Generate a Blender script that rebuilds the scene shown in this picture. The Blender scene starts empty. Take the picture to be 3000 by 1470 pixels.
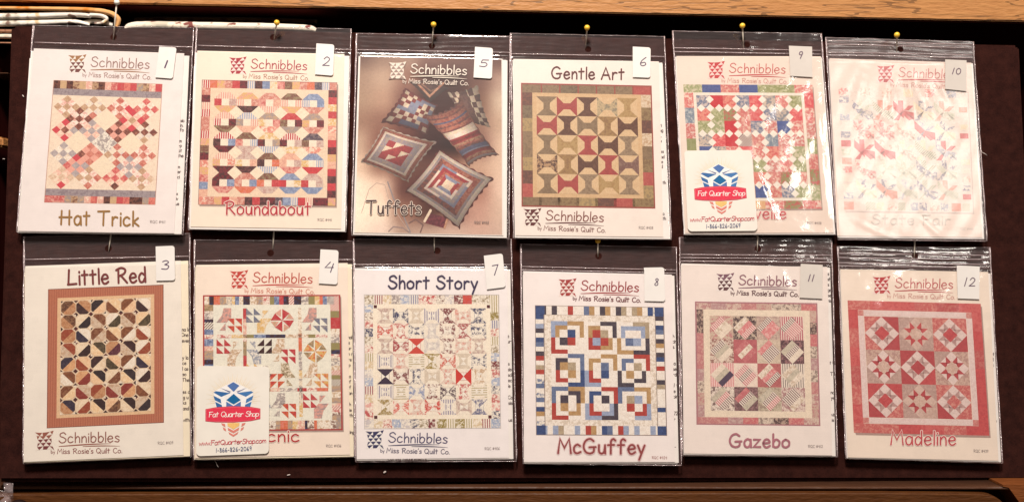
import bpy, math, random
import numpy as np
from mathutils import Matrix, Vector
random.seed(7)
C = bpy.context.scene.collection
SC = bpy.context.scene
# ------------------------------------------------------------ camera, world, lamps
FPX = 2700.0                      # focal length in pixels of the 3000 px wide photograph
DIST = 0.88                       # camera to the middle of the board, metres
cam = bpy.data.cameras.new('camera'); camo = bpy.data.objects.new('camera', cam); C.objects.link(camo)
cam.sensor_width = 36; cam.lens = 36*FPX/3000; cam.clip_start = .01; cam.clip_end = 50
camo.location = (0, -DIST, 0); camo.rotation_euler = (math.pi/2, 0, 0)
SC.camera = camo
w = bpy.data.worlds.new('World'); SC.world = w; w.use_nodes = True
w.node_tree.nodes['Background'].inputs[0].default_value = (1, .72, .62, 1)
w.node_tree.nodes['Background'].inputs[1].default_value = .06
def area(name, loc, target, size, power, col, size_y=None):
    l = bpy.data.lights.new(name, 'AREA'); l.energy = power; l.color = col
    l.shape = 'RECTANGLE' if size_y else 'DISK'
    l.size = size
    if size_y: l.size_y = size_y
    o = bpy.data.objects.new(name, l); C.objects.link(o); o.location = loc
    o.rotation_euler = (Vector(target)-Vector(loc)).to_track_quat('-Z', 'Y').to_euler()
    return o
area('ceiling_lamp', (-.12, -1.30, 1.62), (-.03, 0, -.04), .38, 72, (1, .92, .845))
area('side_lamp', (1.80, -2.42, 1.26), (.38, 0, .1), .52, 13, (1, .94, .87), .46)
SC.view_settings.view_transform = 'Standard'; SC.view_settings.look = 'None'
SC.view_settings.exposure = 0; SC.view_settings.gamma = 1

# ------------------------------------------------------------ frames
PITCH, YAW = math.radians(-8.4), math.radians(2.2)
cp, sp, cy, sy = math.cos(PITCH), math.sin(PITCH), math.cos(YAW), math.sin(YAW)
RX = np.array([[1,0,0],[0,cp,-sp],[0,sp,cp]]); RY = np.array([[cy,0,sy],[0,1,0],[-sy,0,cy]])
R0 = RX@RY
SW = np.array([[1,0,0],[0,0,-1],[0,1,0]])           # camera axes to world axes
BOARD = np.eye(4); BOARD[:3,:3] = SW@R0             # x along the board, y up it, z out of it
EYE = np.array([0,-DIST,0.])
def ray(px, py): return np.array([(px-1500)/FPX, 1.0, -(py-735)/FPX])
def on(F, px, py, h=0.0):
    """point (in the frame F) where the sight line of a photograph pixel meets the plane z=h of F"""
    R = F[:3,:3]; o = R.T@(EYE-F[:3,3]); d = R.T@ray(px, py)
    t = (h-o[2])/d[2]
    return o+d*t
def wy(px, py, y):
    d = ray(px, py); t = (y-EYE[1])/d[1]
    return EYE+d*t
def frame(x, y, z, rot=0, tilt=0):
    c, s = math.cos(rot), math.sin(rot); ct, st = math.cos(tilt), math.sin(tilt)
    A = np.eye(4); A[:3,:3] = np.array([[c,-s,0],[s,c,0],[0,0,1]])@np.array([[1,0,0],[0,ct,-st],[0,st,ct]])
    A[:3,3] = (x, y, z)
    return BOARD@A

# ------------------------------------------------------------ materials
def lin(c): return tuple(((v/255)/12.92 if v/255 <= .04045 else ((v/255+.055)/1.055)**2.4) for v in c)
def alb(c, k=.90): return tuple(min(.95, v*k) for v in lin(c))
class NT:
    def __init__(s, name):
        s.m = bpy.data.materials.new(name); s.m.use_nodes = True; s.t = s.m.node_tree; s.t.nodes.clear()
        s.out = s.n('ShaderNodeOutputMaterial')
    def n(s, typ, ins=None, **kw):
        nd = s.t.nodes.new(typ)
        for k, v in kw.items(): setattr(nd, k, v)
        for k, v in (ins or {}).items():
            if isinstance(v, bpy.types.NodeSocket): s.t.links.new(v, nd.inputs[k])
            else: nd.inputs[k].default_value = v
        return nd
    def math(s, op, a, b=0.0, c=0.0): return s.n('ShaderNodeMath', {0:a, 1:b, 2:c}, operation=op).outputs[0]
    def mix(s, f, a, b, mode='MIX'):
        nd = s.n('ShaderNodeMix', data_type='RGBA', blend_type=mode)
        for i, v in ((0, f), (6, a), (7, b)):
            if isinstance(v, bpy.types.NodeSocket): s.t.links.new(v, nd.inputs[i])
            else: nd.inputs[i].default_value = v
        return nd.outputs[2]
    def noise(s, scale, detail=2, vec=None, rough=.5):
        i = {'Scale': scale, 'Detail': detail, 'Roughness': rough}
        if vec is not None: i['Vector'] = vec
        return s.n('ShaderNodeTexNoise', i).outputs[0]
    def ramp(s, f, lo, hi): return s.n('ShaderNodeMapRange', {0:f, 1:lo, 2:hi, 3:0.0, 4:1.0}).outputs[0]
    def obj(s, scale=(1,1,1)):
        co = s.n('ShaderNodeTexCoord').outputs['Object']
        return s.n('ShaderNodeMapping', {'Vector':co, 'Scale':scale}).outputs[0]
    def surf(s, sh): s.t.links.new(sh, s.out.inputs[0]); return s.m
    def pbr(s, col, rough=.6, spec=.3, bump=None, bs=.3, bd=.001, **kw):
        i = {'Base Color':col, 'Roughness':rough, 'Specular IOR Level':spec}; i.update(kw)
        if bump is not None: i['Normal'] = s.n('ShaderNodeBump', {'Height':bump, 'Strength':bs, 'Distance':bd}).outputs[0]
        return s.surf(s.n('ShaderNodeBsdfPrincipled', i).outputs[0])
def c4(c, k=.90): return alb(c, k)+(1,)

def m_paper(name, c, k=.90):
    t = NT(name); v = t.obj()
    n = t.noise(60, 3, v)
    col = t.mix(t.ramp(n, .3, .7), c4(c, k), c4([x*.975 for x in c], k))
    vor = t.n('ShaderNodeTexVoronoi', {'Vector':v, 'Scale':75.0}, feature='F1').outputs[0]
    col = t.mix(t.math('MULTIPLY', t.math('LESS_THAN', vor, .26), .16), col, c4([x*.93 for x in c], k))
    return t.pbr(col, .45, .25, t.noise(9, 2, v), .25, .002)
def m_print():
    t = NT('printed_ink'); v = t.obj()
    A = t.n('ShaderNodeAttribute', attribute_name='ink_a').outputs['Color']
    B = t.n('ShaderNodeAttribute', attribute_name='ink_b').outputs['Color']
    P = t.n('ShaderNodeSeparateXYZ', {0:t.n('ShaderNodeAttribute', attribute_name='pattern').outputs['Vector']})
    S = t.n('ShaderNodeSeparateXYZ', {0:v})
    fl = t.math('MULTIPLY', t.math('MAXIMUM', t.ramp(t.noise(430, 2, v, .55), .50, .58), t.math('MULTIPLY', t.ramp(t.noise(1000, 2, v, .6), .50, .60), .6)), P.outputs[0])
    st = t.math('SINE', t.math('MULTIPLY', t.math('ADD', t.math('MULTIPLY', S.outputs[0], P.outputs[1]), t.math('MULTIPLY', S.outputs[1], P.outputs[2])), 1.0))
    st = t.math('MULTIPLY', t.math('GREATER_THAN', st, .25), t.math('GREATER_THAN', t.math('ADD', t.math('ABSOLUTE', P.outputs[1]), t.math('ABSOLUTE', P.outputs[2])), 1.0))
    f = t.math('MAXIMUM', fl, st)
    col = t.mix(f, A, B)
    g = t.noise(1500, 1, v)
    col = t.mix(1.0, col, t.mix(t.ramp(g, .2, .8), (.80,.80,.80,1), (1.10,1.10,1.10,1)), 'MULTIPLY')
    return t.pbr(col, .45, .25, t.noise(9, 2, v), .25, .002)
def m_film(name, haze, gain, rough, scale, bs, stretch=(1,1,1)):
    t = NT(name); v = t.obj(stretch); raw = t.n('ShaderNodeTexCoord').outputs['Object']
    nz = t.noise(scale, 4, v, .55)
    nf = t.noise(scale*5, 2, v, .5)
    h = t.math('ADD', nz, t.math('MULTIPLY', nf, .12))
    nrm = t.n('ShaderNodeBump', {'Height':h, 'Strength':bs, 'Distance':.003}).outputs[0]
    inc = t.n('ShaderNodeNewGeometry').outputs['Incoming']
    cosv = t.math('ABSOLUTE', t.n('ShaderNodeVectorMath', {0:inc, 1:nrm}, operation='DOT_PRODUCT').outputs['Value'])
    fr = t.math('ADD', .06, t.math('MULTIPLY', .94, t.math('POWER', t.math('SUBTRACT', 1.0, cosv), 5.0)))   # both faces of the film
    fac = t.math('MINIMUM', t.math('MULTIPLY', fr, gain), .85)
    gl = t.n('ShaderNodeBsdfGlossy', {'Color':(1,.97,.95,1), 'Roughness':rough, 'Normal':nrm}).outputs[0]
    tr = t.n('ShaderNodeBsdfTransparent', {'Color':(.995,.99,.99,1)}).outputs[0]
    a = t.n('ShaderNodeMixShader', {0:fac, 1:tr, 2:gl}).outputs[0]
    di = t.n('ShaderNodeBsdfDiffuse', {'Color':(.78,.62,.62,1)}).outputs[0]
    streak = t.ramp(t.noise(55, 3, t.obj((1, 14, 1))), .25, .75)
    a = t.n('ShaderNodeMixShader', {0:t.math('MULTIPLY', t.math('ADD', streak, .6), haze), 1:a, 2:di}).outputs[0]
    # punched hanging hole at the origin of the packet
    S = t.n('ShaderNodeSeparateXYZ', {0:raw})
    d = t.math('SQRT', t.math('ADD', t.math('POWER', S.outputs[0], 2.0), t.math('POWER', S.outputs[1], 2.0)))
    hole = t.math('LESS_THAN', d, .0032)
    clear = t.n('ShaderNodeBsdfTransparent').outputs[0]
    return t.surf(t.n('ShaderNodeMixShader', {0:hole, 1:a, 2:clear}).outputs[0])
def m_wood(name, c1, c2, scratch=0, spec=.3):
    t = NT(name); v = t.obj((1, 6, 14)); v2 = t.obj()
    n = t.noise(16, 6, v, .75); n2 = t.noise(70, 3, t.obj((1, 3, 5)), .6)
    f = t.ramp(t.math('ADD', t.math('MULTIPLY', n, .45), t.math('MULTIPLY', n2, .55)), .28, .74)
    col = t.mix(f, c4(c1), c4(c2))
    if scratch:
        rot = t.n('ShaderNodeMapping', {'Vector':v2, 'Rotation':(0, math.radians(-58), 0), 'Scale':(2, 1, 24)}).outputs[0]
        s = t.noise(2.4, 3, rot, .6)
        line = t.math('LESS_THAN', t.math('ABSOLUTE', t.math('SUBTRACT', s, .5)), .010)
        col = t.mix(t.math('MULTIPLY', line, scratch), col, c4([x*.45 for x in c1]))
    return t.pbr(col, .5, spec, n2, .5, .002)
def m_felt():
    t = NT('dark_brown_felt'); v = t.obj()
    n = t.noise(90, 5, v, .7); n2 = t.noise(900, 2, v)
    f = t.math('ADD', t.math('MULTIPLY', n, .65), t.math('MULTIPLY', n2, .35))
    col = t.mix(t.ramp(f, .36, .66), c4((32,11,8), 1.0), c4((57,27,21), 1.0))
    return t.pbr(col, .95, .05, f, .6, .0012, **{'Sheen Weight':.08})
def m_plain(name, c, rough=.5, spec=.4, k=.9, metal=0, bump=0):
    t = NT(name); v = t.obj()
    n = t.noise(200, 3, v)
    col = t.mix(t.ramp(n, .3, .7), c4(c, k), c4([x*.92 for x in c], k))
    return t.pbr(col, rough, spec, n, bump, .001, Metallic=metal)
M_FELT = m_felt(); M_INK = m_print()
M_FILM = m_film('clear_bag_film', .019, 1.0, .10, 34, .10)
M_FILM_B = m_film('crinkled_bag_film', .024, 1.15, .13, 34, .20)
M_FILM_C = m_film('heavily_creased_bag_film', .05, 1.25, .27, 30, .17)
M_SEAM = m_film('welded_film_seam', .34, 4.5, .15, 260, .9)
M_SHEET = m_paper('white_paper', (244,236,228)); M_SHEET_C = m_paper('cream_paper', (246,232,205))
M_LABEL = m_paper('label_paper', (234,227,220)); M_STICK = m_paper('sticker_paper', (236,228,216))
M_STEEL = m_plain('pin_steel', (246,232,212), .35, .6, .95, .0)
M_WOODL = m_wood('light_wood', (178,118,66), (210,150,92), .6)
M_WOODD = m_wood('dark_wood', (76,40,14), (104,62,28), 0)
M_RAIL = m_wood('rail_wood', (70,40,26), (92,60,40), 0)
M_VOID = m_plain('shaded_void', (52,12,10), .9, .05)  # blackness of the unlit cabinet inside, put into a dark red colour

# ------------------------------------------------------------ mesh helpers
def kind(o, k): o['kind'] = k; return o
def link(o, parent=None):
    C.objects.link(o)
    if parent: o.parent = parent
    return o
def empty(name, F, label, cat, group=None):
    o = bpy.data.objects.new(name, None); o.empty_display_size = .01; C.objects.link(o)
    o.matrix_world = Matrix([list(map(float, r)) for r in F])
    o['label'] = label; o['category'] = cat
    if group: o['group'] = group
    return o
def mesh(name, V, Fc, m, parent=None, smooth=False):
    me = bpy.data.meshes.new(name); me.from_pydata([tuple(map(float, p)) for p in V], [], Fc); me.update()
    me.materials.append(m)
    if smooth: me.polygons.foreach_set('use_smooth', [True]*len(me.polygons))
    return link(bpy.data.objects.new(name, me), parent)
def slab(name, P, th, m, parent=None):
    """sheet with outline P (list of (x,y,z) of the front) and thickness th going back along z"""
    n = len(P); V = [tuple(p) for p in P]+[(p[0], p[1], p[2]-th) for p in P]
    F = [list(range(n)), list(range(2*n-1, n-1, -1))]+[[i, i+n, (i+1)%n+n, (i+1)%n] for i in range(n)]
    o = mesh(name, V, F, m, parent)
    return o
def tube(name, pts, r, m, parent=None, n=8, cap=True):
    pts = [np.array(p, float) for p in pts]; V = []; F = []
    rs = r if isinstance(r, (list, tuple)) else [r]*len(pts)
    for i, p in enumerate(pts):
        d = pts[min(i+1, len(pts)-1)]-pts[max(i-1, 0)]; d /= np.linalg.norm(d)
        a = np.cross(d, [0.31, .2, .93]); a /= np.linalg.norm(a); b = np.cross(d, a)
        for k in range(n):
            th = 2*math.pi*k/n; V.append(p+rs[i]*(a*math.cos(th)+b*math.sin(th)))
    for i in range(len(pts)-1):
        for k in range(n): F.append([i*n+k, i*n+(k+1)%n, (i+1)*n+(k+1)%n, (i+1)*n+k])
    if cap: F += [list(range(n))[::-1], list(range((len(pts)-1)*n, len(pts)*n))]
    return mesh(name, V, F, m, parent, True)
def ball(name, c, r, m, parent=None, nu=20, nv=12):
    V = []; F = []
    for j in range(nv+1):
        a = math.pi*j/nv
        for i in range(nu): V.append((c[0]+r*math.sin(a)*math.cos(2*math.pi*i/nu), c[1]+r*math.sin(a)*math.sin(2*math.pi*i/nu), c[2]+r*math.cos(a)))
    for j in range(nv):
        for i in range(nu): F.append([j*nu+i, (j+1)*nu+i, (j+1)*nu+(i+1)%nu, j*nu+(i+1)%nu])
    return mesh(name, V, F, m, parent, True)
def box(name, a, b, m, parent=None, bev=.002):
    import bmesh
    bm = bmesh.new(); bmesh.ops.create_cube(bm, size=1)
    for v in bm.verts:
        for i in range(3): v.co[i] = (a[i]+b[i])/2+v.co[i]*(b[i]-a[i])
    if bev: bmesh.ops.bevel(bm, geom=list(bm.edges), offset=bev, segments=3, affect='EDGES')
    me = bpy.data.meshes.new(name); bm.to_mesh(me); bm.free(); me.materials.append(m)
    for p in me.polygons: p.use_smooth = False
    return link(bpy.data.objects.new(name, me), parent)
def homog(Q):
    """unit square (u right, v down) -> quad TL,TR,BR,BL"""
    A = []; b = []
    for (u, v), (x, y) in zip(((0,0),(1,0),(1,1),(0,1)), Q):
        A += [[u,v,1,0,0,0,-u*x,-v*x],[0,0,0,u,v,1,-u*y,-v*y]]; b += [x, y]
    h = np.append(np.linalg.solve(np.array(A, float), np.array(b, float)), 1).reshape(3, 3)
    def f(u, v):
        p = h@np.array([u, v, 1.]); return p[0]/p[2], p[1]/p[2]
    return f

# ------------------------------------------------------------ hand-lettering (single strokes; ~ smooth, | straight)
GL = {
'A':'|0,0 .36,1 .72,0;|.12,.36 .62,.36','C':'~.66,.82 .45,.98 .18,.85 .04,.5 .15,.15 .42,0 .7,.15',
'F':'|.1,0 .1,.95;|0,.95 .62,.97;|.1,.52 .5,.54','G':'~.7,.85 .45,1 .16,.85 .03,.48 .16,.12 .45,0 .7,.12 .72,.42;|.42,.42 .85,.44',
'H':'|.05,0 .08,.95;|.62,0 .62,.97;|-.08,.5 .78,.52','L':'|.12,1 .04,.05;|0,.03 .62,.06','M':'|0,0 .12,.98 .42,.35 .74,.98 .86,0',
'P':'|.08,0 .08,.95;~-.02,.92 .4,1 .62,.78 .45,.52 .1,.45','Q':'~.4,1 .1,.82 .03,.4 .3,.02 .65,.2 .72,.7 .4,1;|.45,.25 .8,-.08',
'R':'|.08,0 .1,.95;~-.06,.86 .3,1 .6,.86 .48,.6 .1,.45;|.28,.48 .7,0','S':'~.6,.82 .4,1 .12,.88 .13,.64 .42,.5 .62,.3 .48,.05 .2,0 0,.2',
'T':'|-.05,.95 .75,.98;|.35,.97 .33,0',
'O':'~.4,1 .1,.82 .03,.4 .3,.02 .65,.2 .72,.7 .4,1','U':'~.04,.98 .04,.3 .3,0 .58,.3 .6,.98','D':'|.08,0 .08,.95;~-.02,.94 .5,.9 .66,.5 .45,.08 .06,.02',
'a':'~.46,.5 .25,.62 .04,.4 .08,.08 .28,0 .44,.2 .47,.55;|.47,.58 .5,0','b':'|.06,1 .06,.05;~.06,.35 .25,.6 .5,.42 .42,.08 .2,0 .06,.12',
'c':'~.44,.5 .25,.6 .05,.42 .06,.12 .25,0 .48,.1','d':'~.44,.45 .22,.6 .03,.35 .1,.04 .3,.02 .44,.25;|.47,1 .48,0',
'e':'~.05,.3 .46,.36 .38,.58 .18,.58 .03,.32 .14,.04 .32,0 .5,.12','f':'~.5,.9 .36,1 .22,.88 .2,.6 .2,0;|0,.58 .42,.6',
'g':'~.44,.5 .22,.6 .03,.35 .1,.05 .3,.05 .44,.3;~.46,.58 .46,-.1 .3,-.33 .05,-.25','h':'|.05,1 .05,0;~.05,.35 .25,.6 .42,.45 .44,0',
'i':'|.06,.58 .06,0;|.06,.8 .06,.85','k':'|.05,1 .05,0;|.4,.55 .08,.28 .45,0','l':'|.05,1 .05,0',
'm':'|.05,.58 .05,0;~.05,.35 .2,.6 .34,.45 .35,0;~.35,.35 .5,.6 .65,.45 .66,0','n':'|.05,.58 .05,0;~.05,.35 .25,.6 .42,.45 .44,0',
'o':'~.25,.6 .04,.42 .06,.1 .27,0 .48,.15 .48,.45 .25,.6','p':'|.05,.58 .05,-.38;~.05,.4 .25,.6 .5,.42 .42,.08 .2,0 .06,.12',
'q':'~.44,.5 .22,.6 .03,.35 .1,.05 .3,.05 .44,.3;|.46,.58 .46,-.38','r':'|.05,.58 .05,0;~.05,.35 .2,.58 .4,.55',
's':'~.4,.5 .22,.6 .06,.48 .2,.32 .4,.2 .3,.02 .02,.06','t':'|.2,.9 .2,0;|0,.62 .42,.64','u':'~.04,.58 .05,.15 .2,0 .38,.1 .44,.5;|.45,.58 .47,0',
'v':'|0,.58 .2,0 .42,.58','w':'|0,.58 .15,0 .3,.5 .45,0 .6,.58','x':'|0,.58 .42,0;|.42,.58 0,0','y':'|0,.58 .22,.05;|.46,.58 .1,-.4',
'z':'|.02,.58 .44,.58 .02,.02 .48,.02',"'":'|.07,1 .02,.78','.':'|.05,.02 .07,.06','-':'|.04,.4 .36,.4',',':'|.07,.05 .02,-.12',
'#':'|.15,.05 .25,.95;|.4,.05 .5,.95;|.02,.35 .6,.35;|.05,.68 .63,.68',
'0':'~.28,1 .05,.75 .05,.25 .28,0 .52,.25 .52,.75 .28,1','1':'|.22,1 .1,0','2':'~.05,.75 .25,1 .5,.78 .35,.4 .02,.04;|.02,.03 .56,.05',
'3':'~.05,.88 .3,1 .48,.78 .22,.55;~.22,.55 .52,.38 .4,.04 .02,.08','4':'|.3,1 .02,.42 .55,.46;|.52,.85 .42,-.05',
'5':'|.55,1 .15,.97;~.15,.97 .1,.58 .35,.62 .5,.35 .35,.04 .02,.08','6':'~.4,1 .12,.6 .05,.2 .25,0 .48,.18 .35,.42 .1,.3',
'7':'|.02,.95 .52,.98 .2,0','8':'~.4,.85 .22,1 .08,.8 .4,.4 .42,.1 .2,0 .06,.18 .3,.55 .42,.85','9':'~.45,.7 .3,.52 .08,.62 .12,.92 .35,1 .46,.75;|.46,.78 .28,0'}
def catmull(P, k=5):
    P = [np.array(p) for p in P]; out = []
    for i in range(len(P)-1):
        a, b, c, d = P[max(i-1, 0)], P[i], P[i+1], P[min(i+2, len(P)-1)]
        for j in range(k):
            t = j/k
            out.append(.5*((2*b)+(c-a)*t+(2*a-5*b+4*c-d)*t*t+(3*b-a-3*c+d)*t**3))
    return out+[P[-1]]
GLP = {}
for ch, s in GL.items():
    st = []
    for q in s.split(';'):
        P = [tuple(float(x) for x in p.split(',')) for p in q[1:].split()]
        st.append(catmull(P) if q[0] == '~' else [np.array(p) for p in P])
    GLP[ch] = st
def layout(s, track=.17):
    x = 0; out = []
    for ch in s:
        if ch == ' ': x += .42; continue
        g = GLP[ch]; wd = max(p[0] for st in g for p in st); mn = min(0, min(p[0] for st in g for p in st))
        for st in g: out.append([p+np.array([x-mn, 0]) for p in st])
        x += wd-mn+track
    return out, x-track

LV = 4.5e-5
class Print:
    """coloured flat print: polygons in photo-measured card coordinates laid on plane z of a packet frame"""
    def __init__(s, pk, z): s.pk = pk; s.z = z; s.V = []; s.F = []; s.A = []; s.B = []; s.P = []; s.q = None; s.ns = 0
    def quad(s, Q): s.q = homog(Q); return s
    def raw(s, pts, fab, lev):
        a, b, p = fabric(fab)
        n0 = len(s.V)
        for x, y in pts: s.V.append(s.pk.pt(x, y, s.z+lev*LV))
        s.F.append(list(range(n0, n0+len(pts)))[::-1])
        for _ in pts: s.A.append(a); s.B.append(b); s.P.append(p)
    def poly(s, uv, fab, lev=1): s.raw([s.q(u, v) for u, v in uv], fab, lev)
    def rect(s, u0, v0, u1, v1, fab, lev=1): s.poly([(u0,v0),(u1,v0),(u1,v1),(u0,v1)], fab, lev)
    def dia(s, u, v, a, b, fab, lev=2): s.poly([(u,v-b),(u+a,v),(u,v+b),(u-a,v)], fab, lev)
    def stroke(s, pts, wpx, col, lev=1, taper=False):
        """ribbon in pixel coordinates with mitred joins and blunt round caps"""
        P = [np.array(p, float) for p in pts]
        P = [P[0]]+[b for a, b in zip(P, P[1:]) if np.linalg.norm(b-a) > .05]
        if len(P) < 2: return
        s.ns += 1; z = lev+(s.ns % 7)*.12
        r = wpx/2; L = []; Rr = []
        d0 = (P[1]-P[0])/np.linalg.norm(P[1]-P[0]); d1 = (P[-1]-P[-2])/np.linalg.norm(P[-1]-P[-2])
        for i, p in enumerate(P):
            din = (P[i]-P[i-1]) if i else (P[1]-P[0]); dout = (P[i+1]-P[i]) if i < len(P)-1 else din
            din = din/np.linalg.norm(din); dout = dout/np.linalg.norm(dout)
            n = np.array([-(din+dout)[1], (din+dout)[0]]); ln = np.linalg.norm(n)
            if ln < .2: n = np.array([-din[1], din[0]]); k = 1
            else: n /= ln; k = min(1.7, 1/max(.3, float(n@np.array([-din[1], din[0]]))))
            rr = r*(math.sin(math.pi*min(1, max(0, .12+.88*i/(len(P)-1))))*.9+.25 if taper else 1)
            L.append(p+n*rr*k); Rr.append(p-n*rr*k)
        for i in range(len(P)-1): s.raw([L[i], L[i+1], Rr[i+1], Rr[i]], col, z)
        if not taper:
            for p, d in ((P[0], -d0), (P[-1], d1)):
                nn = np.array([-d[1], d[0]])
                s.raw([p+nn*r, p+nn*r*.7+d*r*.7, p+d*r, p-nn*r*.7+d*r*.7, p-nn*r], col, z)
    def text(s, t, p0, p1, H, wpx, col, lev=1, slant=0.0, track=.17, wob=0):
        st, W = layout(t, track)
        p0 = np.array(p0, float); p1 = np.array(p1, float); dx = (p1-p0)/W
        e = dx/np.linalg.norm(dx); up = np.array([e[1], -e[0]])*H
        for q in st: s.stroke([p0+dx*(p[0]+slant*p[1]*H/np.linalg.norm(dx))+up*p[1] for p in q], wpx, col, lev)
    def build(s, name, parent):
        o = mesh(name, s.V, s.F, M_INK, parent); me = o.data
        for nm, dat in (('ink_a', s.A), ('ink_b', s.B)):
            at = me.attributes.new(nm, 'FLOAT_COLOR', 'POINT'); at.data.foreach_set('color', np.array([tuple(c)+(1,) for c in dat], 'f').ravel())
        at = me.attributes.new('pattern', 'FLOAT_VECTOR', 'POINT'); at.data.foreach_set('vector', np.array(s.P, 'f').ravel())
        return o
TONE = [0.0, (128,128,128)]
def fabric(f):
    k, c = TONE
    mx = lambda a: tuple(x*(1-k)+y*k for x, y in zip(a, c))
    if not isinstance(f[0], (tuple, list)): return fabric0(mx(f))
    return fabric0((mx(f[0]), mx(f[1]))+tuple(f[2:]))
def fabric0(f):
    """'r,g,b' tuple = plain; (colA, colB) = small print; (colA, colB, 'v'|'h'|'d') = stripes"""
    if not isinstance(f[0], (tuple, list)): return alb(f), alb([x*.93 for x in f]), (.5, 0, 0)
    if len(f) == 2: return alb(f[0]), alb(f[1]), (.9, 0, 0)
    k = 2*math.pi/.0021
    return alb(f[0]), alb(f[1]), {'v':(0,k,0), 'h':(0,0,k), 'd':(0,k*.8,-k*.8), 'e':(0,k*.8,k*.8)}[f[2]]

# ------------------------------------------------------------ packets
class Packet: pass
# creases of the film: from (s,t) to (s,t) as fractions of the bag, width, height in metres
CREASE = {10:[(.26,.13,.16,.32,.018,.0008),(.42,.13,.34,.37,.02,.0010),(.47,.14,.40,.40,.014,.0007),(.52,.13,.58,.40,.022,.0011),(.60,.14,.70,.38,.014,.0008),(.70,.15,.82,.32,.016,.0009),(.20,.36,.42,.44,.02,.0006),(.1,.9,.35,.99,.03,.0006),(.55,.88,.7,.99,.03,.0006)],
          9:[(.46,.62,.60,.93,.022,.0010),(.12,.15,.10,.3,.02,.0005),(.5,.13,.47,.22,.02,.0005),(.93,.15,.95,.9,.02,.0006)],
          11:[(.45,.14,.52,.25,.03,.0006),(.66,.13,.70,.26,.03,.0007),(.86,.3,.84,.6,.02,.0005),(.97,.2,.96,.9,.012,.0005)],
          12:[(.95,.16,.96,.92,.012,.0007),(.3,.88,.6,.97,.05,.0005),(.12,.12,.16,.22,.02,.0006)],
          8:[(.95,.75,.90,.95,.02,.0007)], 2:[(.2,.93,.6,.96,.05,.0005)], 6:[(.93,.2,.95,.8,.01,.0005)], 1:[(.03,.2,.02,.9,.012,.0005)]}
PAL = {
'cream':(240,222,196),'ivory':(244,232,214),'white':(246,240,232),'rose':(196,92,88),'red':(190,52,58),'pink':(226,164,148),
'salmon':(222,130,112),'brown':(120,72,58),'dk':(62,34,34),'tan':(198,162,126),'olive':(150,130,96),'grey':(160,146,142),
'blue':(100,114,148),'ltblue':(164,174,196),'navy':(56,60,96),'orange':(214,110,70),'gold':(222,180,110),'maroon':(120,36,44)}
def P_(n): return PAL[n]
def f2(a, b): return (PAL[a] if isinstance(a, str) else a, PAL[b] if isinstance(b, str) else b)
def pick(L, k=[0]): return random.choice(L)

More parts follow.
